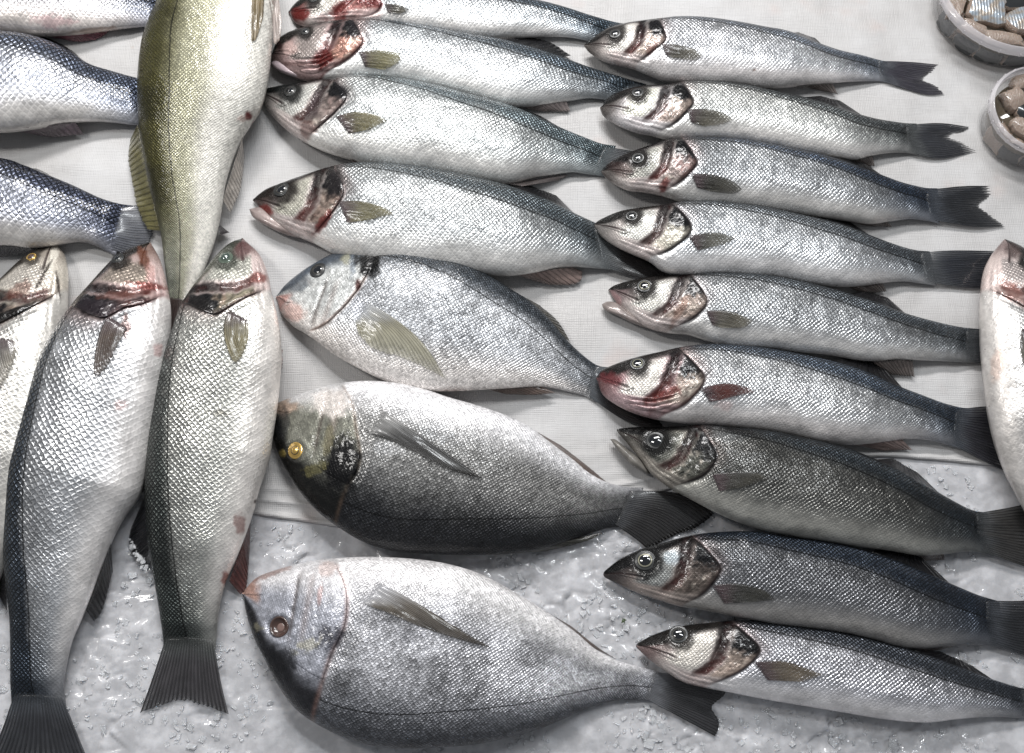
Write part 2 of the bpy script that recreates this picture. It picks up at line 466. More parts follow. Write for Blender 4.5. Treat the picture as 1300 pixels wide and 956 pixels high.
class Fish:
    def __init__(s, name, label, cat, group, D, V, ratio=0.5, lift=((0, 0), (1, 0)), pitch=5.0, nu=230, nv=74):
        snout = (np.array(D[0]) + np.array(V[0])) / 2
        nxt = (np.array(D[1]) + np.array(V[1])) / 2
        d = snout - nxt; d = d / (np.linalg.norm(d) + 1e-6)
        gap = np.linalg.norm(np.array(D[0]) - np.array(V[0]))
        snout = snout + d * min(gap * 0.3, 3)
        s.M = 400
        s.D = spline([snout] + list(D), s.M)
        s.V = spline([snout] + list(V), s.M)
        s.us = np.linspace(0, 1, s.M)
        a = unproj(s.D[:, 0], s.D[:, 1], 0.012); b = unproj(s.V[:, 0], s.V[:, 1], 0.012)
        dep = np.linalg.norm(a - b, axis=1)
        s.dep = dep
        k = np.ones(41) / 41
        ds = np.convolve(np.pad(dep, 20, mode="edge"), k, "valid")
        t = ratio * np.minimum(dep * 1.15, ds)
        t = np.minimum(t, ratio * ds.max() * 0.97)
        t = t * (1 - 0.35 * sm(0.72, 1.0, s.us)) * (1 - .62 * sm(.93, 1.0, s.us))
        s.t = np.maximum(t, 0.0022)
        s.t[0] = 0.0015
        s.lift = np.interp(s.us, [x for x, _ in lift], [y * MM for _, y in lift])
        kk = np.ones(61) / 61
        s.lift = np.convolve(np.pad(s.lift, 30, mode="edge"), kk, "valid")
        s.zc = s.t / 2 + s.lift + 0.002
        s.PD = unproj(s.D[:, 0], s.D[:, 1], s.zc); s.PV = unproj(s.V[:, 0], s.V[:, 1], s.zc)
        mid = (s.D + s.V) / 2
        s.wpx = np.linalg.norm(s.D - s.V, axis=1)
        seg = np.concatenate([[0], np.linalg.norm(np.diff(mid, axis=0), axis=1)])
        sp = pitch * .77 * np.clip(np.sqrt(s.wpx / s.wpx.max()), 0.62, 1)
        s.sx = np.cumsum(seg / sp); s.sp = sp; s.lenpx = seg.sum()
        s.pitch = pitch
        loc = (s.PD[200] + s.PV[200]) / 2; loc[2] = 0.0
        s.root = thing(name, label, cat, loc, group)
        s.nu, s.nv = nu, nv
        s.seed = (abs(int(s.D[0, 0] * 31 + s.D[0, 1] * 17)) % 9973)
        s.relief = lambda u, v, X, Y: 0.0 * u
        # lookup grid
        U, W = np.meshgrid(np.linspace(0, 1, 300), np.sin(np.linspace(-1, 1, 91) * math.pi / 2), indexing="ij")
        s.LU, s.LW = U, W
        s.LP = proj(s.base(U, W))

    def row(s, arr, u):
        if arr.ndim == 1: return np.interp(u, s.us, arr)
        return np.stack([np.interp(u, s.us, arr[:, k]) for k in range(arr.shape[1])], -1)

    def base(s, u, v, side=1, off=0.0):
        f = ((v + 1) / 2)[..., None]
        P = s.row(s.PV, u) * (1 - f) + s.row(s.PD, u) * f
        pr = np.clip(1 - np.abs(v) ** 2.5, 0, 1) ** 0.52
        P[..., 2] = s.row(s.zc, u) + side * s.row(s.t, u) / 2 * pr + off
        return P

    def uv(s, p):
        d = (s.LP[..., 0] - p[0]) ** 2 + (s.LP[..., 1] - p[1]) ** 2
        i = np.unravel_index(np.argmin(d), d.shape)
        return s.LU[i], s.LW[i], math.sqrt(d[i])

    def surf_z(s, pts):
        """height of whatever of this fish lies at each pixel point, None-like -1 where outside"""
        out = []
        for p in pts:
            u, v, dist = s.uv(p)
            z = float(s.base(np.array([u]), np.array([v]))[0, 2])
            out.append((z, dist))
        return out

    def set_gill(s, pts):
        uvs = [s.uv(p)[:2] for p in pts]
        vv = np.array([q[1] for q in uvs]); uu = np.array([q[0] for q in uvs])
        o = np.argsort(vv)
        vv, uu = vv[o], uu[o]
        vs = np.linspace(-1, 1, 81)
        g = np.interp(vs, vv, uu)
        g = np.convolve(np.pad(g, 5, mode="edge"), np.ones(11) / 11, "valid")
        s.gv, s.gu = vs, g
        s.ug = uu.max()

    def ugill(s, v):
        return np.interp(v, s.gv, s.gu)

    def suv(s, u, v):
        y = (0.55 * v + 0.45 * np.arcsin(np.clip(v, -1, 1)) / 1.2) * s.row(s.wpx, u) / 2 / s.row(s.sp, u) * 1.15
        return np.stack([s.row(s.sx, u), y, 0 * u + s.seed % 37], -1)

    def attrs(s, u, v):
        P = proj(s.base(u, v))
        col, sk, rnd, ll = s.paint(s, u, v, P[..., 0], P[..., 1])
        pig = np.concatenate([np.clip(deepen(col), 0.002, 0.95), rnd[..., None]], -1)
        return {"pig": ("FLOAT_COLOR", pig), "sk": ("FLOAT_COLOR", sk), "suv": ("FLOAT_VECTOR", s.suv(u, v)), "ll": ("FLOAT", ll)}

    def body(s):
        nu, nv, nb = s.nu, s.nv, 12
        vt = np.sin(np.linspace(-1, 1, nv) * math.pi / 2)
        vb = np.sin(np.linspace(1, -1, nb + 2)[1:-1] * math.pi / 2)
        us = np.linspace(0, 1, nu) ** 1.08
        U, Wt = np.meshgrid(us, vt, indexing="ij")
        Ub, Wb = np.meshgrid(us, vb, indexing="ij")
        Pt = s.base(U, Wt)
        pp = proj(Pt)
        Pt[..., 2] += s.relief(U, Wt, pp[..., 0], pp[..., 1]) * np.clip(1 - np.abs(Wt) ** 6, 0, 1)
        Pb = s.base(Ub, Wb, -1)
        P = np.concatenate([Pt, Pb], 1)
        U2 = np.concatenate([U, Ub], 1); W2 = np.concatenate([Wt, Wb], 1)
        m = nv + nb
        q = grid_quads(nu, m, wrap=True, flip=True)
        last = (nu - 1) * m
        tr = [(last, last + k + 1, last + k) for k in range(1, m - 1)]
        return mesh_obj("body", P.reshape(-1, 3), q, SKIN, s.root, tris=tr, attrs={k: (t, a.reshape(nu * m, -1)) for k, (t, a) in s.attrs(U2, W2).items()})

    def patch(s, name, U, W, off, label=None, thick=0.0012):
        """a plate lying on the body: (n,m) grids of u, v and the height above the skin"""
        P = s.base(U, W)
        pp = proj(P)
        P[..., 2] += s.relief(U, W, pp[..., 0], pp[..., 1]) + off
        n, m = U.shape
        rim = np.concatenate([np.stack([np.zeros(m, int), np.arange(m)], -1), np.stack([np.arange(1, n), np.full(n - 1, m - 1)], -1),
                              np.stack([np.full(m - 1, n - 1), np.arange(m - 2, -1, -1)], -1), np.stack([np.arange(n - 2, 0, -1), np.zeros(n - 2, int)], -1)])
        top = P.reshape(-1, 3)
        ridx = rim[:, 0] * m + rim[:, 1]
        low = top[ridx].copy(); low[:, 2] -= thick + off[rim[:, 0], rim[:, 1]]
        k = len(ridx)
        q2 = np.stack([ridx, n * m + np.arange(k), n * m + (np.arange(k) + 1) % k, np.roll(ridx, -1)], -1)
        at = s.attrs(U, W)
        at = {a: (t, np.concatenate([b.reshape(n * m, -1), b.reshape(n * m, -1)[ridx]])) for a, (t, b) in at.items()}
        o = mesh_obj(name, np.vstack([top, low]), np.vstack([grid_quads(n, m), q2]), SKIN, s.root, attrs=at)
        if label: o["label"] = label
        return o

    def gill_cover(s, u0=0.66, lip=1.4, vlo=-0.86, vhi=0.86):
        v = np.linspace(vlo, vhi, 56)
        f = np.linspace(0, 1, 40)
        g = s.ugill(v)
        st = np.minimum(s.ug * u0 + 0.10 * s.ug * np.clip(v, -1, 0.4), g * 0.86)
        U = st[None] + (g - st)[None] * f[:, None]
        W = np.repeat(v[None], 40, 0)
        ends = sm(vlo, vlo + .2, v) * (1 - sm(vhi - .15, vhi, v))
        off = (lip * MM * sm(0.0, 1.0, f) ** 1.5)[:, None] * (0.25 + 0.75 * ends)[None] + 0.0001
        nz = fbm(U * 90, W * 9, s.seed + 4, 3) - .5
        off = off + 0.0007 * nz * sm(0.05, .3, f)[:, None] * ends[None]
        return s.patch("gill_cover", U, W, off, thick=0.0010)

    def upper_jaw(s, a=(0.03, 0.02), b=(0.40, -0.34), w0=0.08, w1=0.17):
        f = np.linspace(0, 1, 26); g = np.linspace(-1, 1, 9)
        h = a[0] + (b[0] - a[0]) * f; vc = a[1] + (b[1] - a[1]) * f
        wd = (w0 + (w1 - w0) * f) * np.sqrt(np.clip(1 - ((f - .5) * 2) ** 6, 0, 1))
        U = np.repeat((h * s.ug)[:, None], 9, 1) + 0.02 * s.ug * g[None] * f[:, None]
        W = np.clip(vc[:, None] + wd[:, None] * g[None], -0.97, 0.97)
        off = 0.0006 * (1 - g[None] ** 2) * np.sqrt(np.clip(wd / w1, 0, 1))[:, None] + 0.0002
        return s.patch("upper_jaw", U, W, off, thick=0.0006)

    def eye(s, p, r, iris=IRIS_DARK, ring=RING_DIM, pupil=PUPIL, pr=0.62, bulge=0.22, hollow=False):
        """dome on the side of the head, r in photo pixels"""
        u, v, _ = s.uv(p)
        c = s.base(np.array([u]), np.array([v]))[0]
        e1 = s.base(np.array([u + .004]), np.array([v]))[0] - s.base(np.array([u - .004]), np.array([v]))[0]
        e2 = s.base(np.array([u]), np.array([min(v + .03, .99)]))[0] - s.base(np.array([u]), np.array([v - .03]))[0]
        nrm = np.cross(e1, e2); nrm /= np.linalg.norm(nrm)
        if nrm[2] < 0: nrm = -nrm
        nrm = nrm + np.array([0, 0, 0.6]); nrm /= np.linalg.norm(nrm)
        x = e1 / np.linalg.norm(e1); x = x - nrm * x.dot(nrm); x /= np.linalg.norm(x)
        y = np.cross(nrm, x)
        R = r * 0.65 * MM * 0.86
        c = c + nrm * 0.0002

        def dome(name, prof, mat, par):
            k = 32
            an = np.linspace(0, 2 * math.pi, k, endpoint=False)
            rows = [c + R * (rr * (np.cos(an)[:, None] * x + np.sin(an)[:, None] * y * 0.92)) + R * hh * nrm for rr, hh in prof]
            Vv = np.concatenate(rows + [(c + R * prof[-1][1] * nrm)[None]])
            n = len(prof)
            q = grid_quads(n, k, wrap=True)
            tr = [((n - 1) * k + i, (n - 1) * k + (i + 1) % k, n * k) for i in range(k)]
            return mesh_obj(name, Vv, q, mat, par, tris=tr)

        def H(rr): return bulge * (1 - rr ** 2)
        if hollow:
            e = dome("eye", [(1.02, -.3), (.97, .0), (0.88, .03), (0.80, -0.06), (.66, -.22), (.4, -.34), (.1, -.38)], SOCKET, s.root)
            t = dome("eye_tissue", [(.55, -.6), (.46, -.36), (.3, -.33), (.1, -.34)], SOCKET_IN, e)
            e["label"] = "empty brown eye socket"
            return e
        e = dome("eye", [(1.12, -.35), (1.10, -0.02), (1.0, 0.06), (0.92, H(.9)), (.8, H(.8)), (.6, H(.6)), (.3, H(.3))], iris, s.root)
        dome("eye_ring", [(pr * 1.17, H(pr * 1.17) - .02), (pr * 1.13, H(pr * 1.13) + .02), (pr * 1.0, H(pr * 1.0) + .022), (pr * .8, H(pr * .8) + .02), (.1, H(.1))], ring, e)
        dome("pupil", [(pr, H(pr) + .015), (pr * .92, H(pr * .92) + .030), (pr * .7, H(pr * .7) + .034), (pr * .45, H(pr * .45) + .036), (pr * .2, H(pr * .2) + .037)], pupil, e)
        return e

    def fin(s, name, out, i1, i2, col, alpha=0.65, rays=16, hover=0.9, outer_z=None, ragged=1.5, tipcol=None, label=None, ripple=0.35, base_drop=0.0, root=.02, rootcol=None, tipclear=0.0):
        """out: outline in pixels, first and last points sit on the body; i1..i2 is the free trailing edge"""
        out = np.asarray(out, float)
        K, Mj = rays * 2 + 1, 12
        base = resample(np.stack([out[0], out[-1]]), K)
        sa = spline(out[:i1 + 1], Mj) if i1 > 0 else np.repeat(out[:1], Mj, 0)
        rest = out[i2:][::-1]
        sb = spline(rest, Mj) if len(rest) > 1 else np.repeat(rest[:1], Mj, 0)
        tr = spline(out[i1:i2 + 1], K) if i2 - i1 >= 1 else np.repeat(out[i1:i1 + 1], K, 0)
        a = np.linspace(0, 1, K)[:, None, None]; b = np.linspace(0, 1, Mj)[None, :, None]
        P = (1 - b) * base[:, None] + b * tr[:, None] + (1 - a) * sa[None] + a * sb[None] - (
            (1 - a) * (1 - b) * base[0] + a * (1 - b) * base[-1] + (1 - a) * b * tr[0] + a * b * tr[-1])
        r = np.random.default_rng(int(abs(out[0, 0] * 7 + out[0, 1])) % 99991)
        jag = r.uniform(0, ragged, K); jag[1::2] += ragged * 0.5
        dirv = P[:, -1] - P[:, -2]; dirv = dirv / (np.linalg.norm(dirv, axis=1, keepdims=True) + 1e-6)
        P[:, -1] -= dirv * jag[:, None]
        flat = P.reshape(-1, 2)
        zz = np.zeros(len(flat)); inside = np.zeros(len(flat))
        d2 = ((s.LP[None, ::3, ::3, 0] - flat[:, None, None, 0]) ** 2 + (s.LP[None, ::3, ::3, 1] - flat[:, None, None, 1]) ** 2).reshape(len(flat), -1)
        am = d2.argmin(1)
        uu = s.LU[::3, ::3].ravel()[am]; vv = s.LW[::3, ::3].ravel()[am]
        zz = s.base(uu, vv)[:, 2]
        dist = np.sqrt(d2[np.arange(len(flat)), am])
        bb = np.repeat(np.linspace(0, 1, Mj)[None], K, 0).ravel()
        if outer_z is None:
            z = zz + hover * MM * (0.55 + 0.45 * bb)
            zo = np.maximum(zz - dist * 0.65 * MM * 0.45, 0.003)
            z = np.where(dist > 6, np.minimum(z, zo + 0.001), z)
        else:
            zb = zz.reshape(K, Mj)[:, :1]
            z = (zb * (1 - b[..., 0] ** 0.8) + outer_z * MM * b[..., 0] ** 0.8).ravel() - base_drop * MM * (1 - bb)
        z = z.reshape(K, Mj)
        zs = z.copy()
        for _ in range(2):
            zs[1:-1] = (zs[:-2] + zs[1:-1] * 2 + zs[2:]) / 4
        z = zs
        z = z + ripple * MM * np.where(np.arange(K) % 2 == 0, 1, -1)[:, None] * np.linspace(.2, 1, Mj)[None]
        z = z + 0.0012 * (fbm(np.repeat(np.linspace(0, 3, K)[:, None], Mj, 1), np.repeat(np.linspace(0, 1.5, Mj)[None], K, 0), int(out[0, 0]) % 91, 2) - .5)
        W3 = unproj(P[..., 0], P[..., 1], z)
        bot = W3.copy(); bot[..., 2] -= 0.0005
        n = K * Mj
        q = np.vstack([grid_quads(K, Mj), grid_quads(K, Mj, off=n, flip=True)])
        rim = [i * Mj for i in range(K)] + [(K - 1) * Mj + j for j in range(1, Mj)] + [i * Mj + Mj - 1 for i in range(K - 2, -1, -1)] + [j for j in range(Mj - 2, 0, -1)]
        rim = np.array(rim); nx = np.roll(rim, -1)
        q = np.vstack([q, np.stack([rim, nx, nx + n, rim + n], -1)])
        c = np.repeat(np.array(col)[None], n, 0)
        if tipcol is not None: c = mix(c, np.repeat(np.array(tipcol)[None], n, 0), sm(.25, .9, bb))
        nz = fbm(flat[:, 0] / 7, flat[:, 1] / 7, 5, 3)
        c = deepen(c * (0.7 + 0.6 * nz)[:, None], .3)
        al = alpha * (1.15 - 0.35 * bb - tipclear * sm(.55, 1.0, bb)) * sm(-.02, root, bb)
        if rootcol is not None: c = mix(c, np.repeat(np.array(rootcol)[None], n, 0), 1 - sm(0.0, .42, bb + .2 * (nz - .5)))
        pig = np.concatenate([c, al[:, None]], 1)
        su = np.stack([np.repeat(np.linspace(0, rays, K)[:, None], Mj, 1).ravel(), bb * 2.0, np.zeros(n) + int(out[0, 1]) % 53], -1)
        o = mesh_obj(name, np.vstack([W3.reshape(-1, 3), bot.reshape(-1, 3)]), q, FIN, s.root,
                     attrs={"pig": ("FLOAT_COLOR", np.vstack([pig, pig])), "suv": ("FLOAT_VECTOR", np.vstack([su, su]))})
        if label: o["label"] = label
        return o

    def jaw(s, out, col, zlow=None, label=None):
        """separate lower jaw: a rounded wedge with the traced outline"""
        out = np.asarray(out, float)
        c = spline(np.vstack([out, out[:1]]), 61)[:-1]
        cen = c.mean(0)
        u, v, _ = s.uv(cen)
        zb = float(np.interp(u, s.us, s.zc))
        rows = []
        k = len(c)
        for f, hz in ((1.0, -0.25), (1.0, 0.0), (.93, .40), (.8, .68), (.55, .92), (.25, 1.0)):
            p = cen + (c - cen) * f
            rows.append(unproj(p[:, 0], p[:, 1], zb - 0.002 + hz * 0.0065))
        # lower half mirrors the upper
        lowr = unproj((cen + (c - cen) * .7)[:, 0], (cen + (c - cen) * .7)[:, 1], zb - 0.006)
        Vv = np.concatenate([lowr] + rows + [unproj(cen[0:1], cen[1:2], zb + 0.0045)])
        n = len(rows) + 1
        q = grid_quads(n, k, wrap=True)
        tr = [((n - 1) * k + i, (n - 1) * k + (i + 1) % k, n * k) for i in range(k)]
        pp = proj(Vv)
        nz = fbm(pp[:, 0] / 9, pp[:, 1] / 9, 3, 3)
        cc = deepen(np.array(col)[None] * (0.65 + 0.6 * nz)[:, None], .25)
        # pink lip line along the rim nearest the mouth
        pig = np.concatenate([cc, np.full((len(cc), 1), .1)], 1)
        sk = np.repeat(np.array([[0.0, 0.0, 0.15, 0.32]]), len(cc), 0)
        o = mesh_obj("lower_jaw", Vv, q, SKIN, s.root, tris=tr, attrs={
            "pig": ("FLOAT_COLOR", pig), "sk": ("FLOAT_COLOR", sk),
            "suv": ("FLOAT_VECTOR", np.concatenate([pp / s.pitch, np.zeros((len(pp), 1))], 1)), "ll": ("FLOAT", np.full(len(pp), 9.0))})
        if label: o["label"] = label
        return o


def apply_spots(s, col, X, Y):
    """stains and blotches of pigment: (x, y, rx, ry, degrees, colour, strength, raggedness)"""
    for k, (x, y, rx, ry, a, c, st, rag) in enumerate(getattr(s, "spots", [])):
        if c[0] > 1.8 * c[1]: c = tuple(np.array(c) * .6)
        ca, sa = math.cos(math.radians(a)), math.sin(math.radians(a))
        dx, dy = X - x, Y - y
        p = (dx * ca + dy * sa) / rx; q = (-dx * sa + dy * ca) / ry
        d = np.sqrt(p * p + q * q) + rag * (fbm(X / 5.5, Y / 5.5, s.seed + 50 + k, 3) - .5) * 2
        col = mix(col, np.array(c), st * (1 - sm(0.55, 1.15, d)))
    return col


def ll_v(u):
    return np.interp(u, [0, .22, .32, .5, .7, .85, 1], [.9, .86, .76, .60, .42, .27, .05])


def paint_bass(s, u, v, X, Y):
    q = s.q
    h = u / s.ug
    ugv = s.ugill(v)
    nA = fbm(X / 26, Y / 26, s.seed, 4) - .5
    nB = fbm(X / 5, Y / 5, s.seed + 9, 3) - .5
    nC = fbm(X / 2.2, Y / 2.2, s.seed + 19, 2) - .5
    vl = ll_v(u) + q.get("vls", 0.0)
    shp = q.get("shp", .55)
    w = sm(vl - .26 * shp, vl + .34 * shp, v + .22 * nA + .05 * nB)
    dors = np.array(q["dors"]) * 1.25
    col = mix(np.array(q["flank"]) + 0 * X[..., None], np.array(q["flank"]) * .72, sm(vl - .62, vl - .15, v + .14 * nA))
    col = mix(col, dors, w * q.get("dk", .92))
    mid = np.array(q["flank"]) * q.get("midk", 0.92)
    col = mix(col, mid, (1 - w) * sm(-.5, .1, v) * sm(-.02, .3, nA))
    wb = 1 - sm(-.88, -.30, v + .12 * nA)
    col = mix(col, q["belly"], wb)
    col = mix(col, dors * .9, sm(.78, .97, u + .05 * nA) * (0.7 + .3 * sm(-.7, .3, v)))
    col = col * (1 + .55 * nA + .14 * nB)[..., None]
    scale = sm(0.0, .02, u - ugv) * (0.22 + 0.78 * sm(-.85, .0, v + .2 * nA))
    edge = np.minimum(q.get("edge", .55) * 1.5, .97) * (0.52 + 0.7 * w) * sm(-.9, -.1, v + .2 * nA)
    metal = 0.80 - .30 * wb
    rough = 0.30 + .06 * wb
    rnd = 0.12 + .16 * sm(-.6, 0, v)
    # ---- head
    H = 1 - sm(-.004, .010, u - ugv)
    hv = h - 0.05 * nB
    top = np.array(q.get("headtop", (.060, .052, .048))) * .6
    cheek = np.array(q.get("cheek", (.66, .64, .54))) * .86; cheek = cheek * .6 + cheek.mean() * .4
    blood = q.get("blood", .3)
    red = np.array(q.get("red", (.30, .055, .045))) * .55
    hc = np.array(q.get("throat", (.60, .54, .51))) * .9 + 0 * X[..., None]
    # snout and jaws: translucent pink grey
    hc = mix(hc, np.array(q.get("snout", (.24, .21, .195))) * .62, 1 - sm(.16, .42, hv - .1 * v))
    # cheek: bright scaled patch behind and below the eye
    pre = 0.63 + 0.055 * v - 0.10 * sm(-.1, -.75, v)
    ck = sm(.30, .40, hv + .10 * (v < 0) * (-v)) * (1 - sm(pre - .05, pre + .02, hv + .05 * nB)) * sm(-.62, -.50, v + .05 * nA) * (1 - sm(.55, .86, v + .1 * nA))
    hc = mix(hc, cheek * (1 + .5 * nB + .4 * nC + .5 * nA)[..., None], ck * .86)
    # forehead
    t0 = np.interp(h, [0, .15, .3, .42, .6, 1], [-.10, .02, .22, .52, .62, .62])
    fh = sm(t0, t0 + .22, v + .12 * nA + .06 * nB) * (1 - .15 * sm(.5, 1, h))
    hc = mix(hc, top * (1 + .8 * nB)[..., None], fh)
    # groove between cheek and gill cover, bloody towards the throat
    gr = sm(pre - .02, pre + .02, hv) * (1 - sm(pre + .085, pre + .15, hv + .03 * nB))
    gc = mix(mix(np.array((.085, .05, .045)) + 0 * X[..., None], (.020, .015, .016), sm(-.3, .5, v)), red, np.clip(blood * 1.05 * (1 - sm(-.5, .35, v)) + .6 * nB, 0, 1))
    hc = mix(hc, gc, np.clip(gr * sm(-.85, -.6, v) * (.92 + .5 * nB), 0, 1))
    # gill cover
    gcv = sm(pre + .10, pre + .15, hv) * sm(-.95, -.8, v)
    oc = np.array(q.get("operc", (.46, .37, .32))) * .8
    oc = mix(oc + 0 * X[..., None], (.58, .52, .45), sm(.05, .3, nA + .4 * nB) * .8)
    oc = mix(oc, red, blood * sm(.05, .35, -nA + .5 * nB) * .8)
    spot = 1 - sm(.11, .25, np.hypot((hv - .90) / 1.0, (v - .55) * .38) + .12 * nB)
    oc = mix(oc, (.010, .011, .015), np.clip(spot * 1.3, 0, 1) * .97)
    oc = mix(oc, (.028, .022, .022), sm(.66, .86, v + .1 * nB))
    streak = fbm(X / 14 + Y / 3, Y / 10 - X / 4, s.seed + 33, 3)
    oc = oc * (0.22 + 1.35 * streak)[..., None]
    hc = mix(hc, oc, gcv)
    # throat folds
    th = (1 - sm(-.75, -.55, v)) * sm(.25, .5, h)
    fold = .5 + .5 * np.sin(v * 44 + h * 9)
    hc = mix(hc, np.array(q.get("throat", (.62, .54, .52))) * (0.72 + .4 * fold + .3 * nB)[..., None], th * .85)
    hc = mix(hc, red, th * blood * sm(.0, .3, nA + nB * .5) * .55)
    # mouth line
    ml = np.abs(v - (.06 - .95 * h)) / .065
    hc = mix(hc, (.06, .035, .035), (1 - sm(.4, 1.3, ml)) * (1 - sm(.34, .40, h)) * .85)
    # bony ring round the eye
    if s.eyep is not None:
        de = np.hypot(X - s.eyep[0], Y - s.eyep[1]) / s.eyer
        hc = mix(hc, top * 1.1, (1 - sm(1.2, 2.2, de + .6 * nB)) * .92)
    col = mix(col, hc, H)
    # rear edge of the gill cover: dark skin flap and its painted shadow line
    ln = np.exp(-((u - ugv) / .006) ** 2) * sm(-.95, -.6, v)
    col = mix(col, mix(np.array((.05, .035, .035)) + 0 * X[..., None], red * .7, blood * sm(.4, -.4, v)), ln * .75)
    # bruise just behind the gill
    br = np.exp(-((u - ugv - .01) / .022) ** 2) * (u > ugv) * sm(-.3, .5, v)
    col = mix(col, np.array((.42, .30, .28)), br * .45 * (0.4 + blood))
    col = apply_spots(s, col, X, Y)
    scale = scale * q.get("sc", 1.0)
    scale = scale * (1 - H) + H * (.18 + .35 * ck)
    edge = edge * (1 - H) + .25 * H * ck
    metal = metal * (1 - H) + H * (.30 + .25 * ck)
    rough = rough * (1 - H) + H * (.27 + .1 * ck)
    rnd = rnd * (1 - H) + H * .15
    ll = np.where((H < .5), (v - ll_v(u) - q.get("vls", 0.0)) * s.row(s.wpx, u) / 2, 9.0)
    ll = ll + 1.0 * nB
    return col * q.get("tone", 1.0), np.stack([scale, np.clip(edge, 0, 1), np.clip(metal, 0, 1), np.clip(rough, .05, 1)], -1), rnd, ll


def relief_bass(s):
    def f(u, v, X, Y):
        h = u / s.ug
        pre = 0.63 + 0.055 * v - 0.10 * sm(-.1, -.75, v)
        inn = sm(-.98, -.7, v) * (1 - sm(.75, .98, v))
        r = -0.0016 * np.exp(-((h - pre - .06) / .05) ** 2) * inn
        r = r + 0.0007 * np.exp(-((h - pre + .10) / .11) ** 2) * inn
        ugv = s.ugill(v)
        r = r - 0.0012 * np.exp(-((u - ugv - .006) / .012) ** 2) * inn
        ml = np.abs(v - (.06 - .95 * h))
        r = r - 0.0011 * np.exp(-(ml / .05) ** 2) * (1 - sm(.33, .40, h)) * sm(0.02, .06, h)
        fold = np.sin(v * 44 + h * 9)
        r = r + 0.00035 * fold * (1 - sm(-.75, -.6, v)) * sm(.25, .4, h) * (1 - sm(.75, .9, h))
        r = r + 0.0008 * (fbm(X / 14, Y / 14, s.seed + 3, 3) - .5)
        if s.eyep is not None:
            de = np.hypot(X - s.eyep[0], Y - s.eyep[1]) / s.eyer
            r = r + 0.0005 * np.exp(-((de - 1.45) / .35) ** 2) - .0006 * (1 - sm(.6, 1.2, de))
        return r
    return f


def paint_bream(s, u, v, X, Y):
    q = s.q
    h = u / s.ug
    ugv = s.ugill(v)
    nA = fbm(X / 30, Y / 30, s.seed, 4) - .5
    nB = fbm(X / 5, Y / 5, s.seed + 9, 3) - .5
    nC = fbm(X / 2.4, Y / 2.4, s.seed + 19, 2) - .5
    vl = np.interp(u, [0, .3, .5, .7, .85, 1], [.75, .72, .62, .48, .30, .05])
    w = sm(q.get("w0", .25), q.get("w1", .75), v + .22 * nA)
    col = mix(np.array(q["flank"]) + 0 * X[..., None], np.array(q["dors"]) * .7, w)
    wb = 1 - sm(-.85, -.25, v + .15 * nA)
    col = mix(col, q["belly"], wb)
    col = mix(col, np.array(q["dors"]) * 1.2, .65 * sm(.82, 1.0, u + .05 * nA))
    pat = sm(.02, .30, fbm(X / 40 + 3, Y / 30, s.seed + 71, 3) - .45)
    col = mix(col, col * .62, pat * (1 - wb) * q.get("patch", .7))
    col = col * (1 + .35 * nA + .25 * nB + .25 * nC)[..., None]
    scale = sm(0.0, .02, u - ugv) * (0.45 + .55 * sm(-1, -.5, v))
    edge = q.get("edge", .35) * (0.5 + .5 * w) * sm(-.9, -.3, v)
    metal = .60 - .2 * wb - .12 * w
    rough = .34 + 0 * u
    H = 1 - sm(-.004, .010, u - ugv)
    hc = np.array(q["head"]) * (1 + .5 * nB + .4 * nC)[..., None]
    hc = mix(hc, q["belly"], (1 - sm(-.75, -.2, v + .1 * nA)) * .8)
    fh = sm(.42, .72, v + .12 * nA + .3 * (1 - sm(.15, .45, h)) * (v > 0))
    hc = mix(hc, np.array(q["front"]) * (1 + .5 * nB)[..., None], fh)
    lip = (1 - sm(.20, .30, h + .05 * nB - .1 * v)) * (1 - sm(-.05, .18, v))
    hc = mix(hc, q["lip"], lip)
    pre = .60 + .10 * v
    hc = mix(hc, (.10, .07, .06), .6 * np.exp(-((h - pre) / .018) ** 2) * sm(-.9, -.6, v) * (1 - sm(.1, .5, v)))
    hc = mix(hc, (.36, .27, .24), .35 * np.exp(-((h - pre - .11) / .03) ** 2) * sm(-.9, -.6, v) * (1 - sm(.0, .4, v)))
    col = mix(col, hc, H)
    ln = np.exp(-((u - ugv) / .005) ** 2) * sm(-.98, -.8, v)
    col = mix(col, q.get("gline", (.22, .10, .06)), ln * .5)
    col = apply_spots(s, col, X, Y)
    scale = scale * (1 - H) + .25 * H
    edge = edge * (1 - H) + .1 * H
    metal = metal * (1 - H) + .42 * H
    rnd = (.75 - .3 * wb) * (1 - H) + .35 * H
    ll = np.where(H < .5, (v - vl) * s.row(s.wpx, u) / 2, 9.0)
    ll = np.sign(ll) * np.maximum(np.abs(ll), .62) + 1.1 * nB
    return col * q.get("tone", 1.0), np.stack([scale, np.clip(edge, 0, 1), np.clip(metal, 0, 1), np.clip(rough, .05, 1)], -1), rnd, ll


def relief_bream(s):
    def f(u, v, X, Y):
        h = u / s.ug
        inn = sm(-.98, -.7, v) * (1 - sm(.75, .98, v))
        pre = .60 + .10 * v
        r = -0.0009 * np.exp(-((h - pre) / .03) ** 2) * inn * (1 - sm(.2, .5, v))
        ugv = s.ugill(v)
        r = r - 0.0010 * np.exp(-((u - ugv - .006) / .010) ** 2) * inn
        r = r + 0.0012 * (fbm(X / 22, Y / 22, s.seed + 3, 3) - .5)
        de = np.hypot(X - s.eyep[0], Y - s.eyep[1]) / s.eyer
        r = r + 0.0010 * np.exp(-((de - 1.35) / .3) ** 2) - (.0048 if s.hollow else .0010) * (1 - sm(.5, 1.1, de))
        return r
    return f


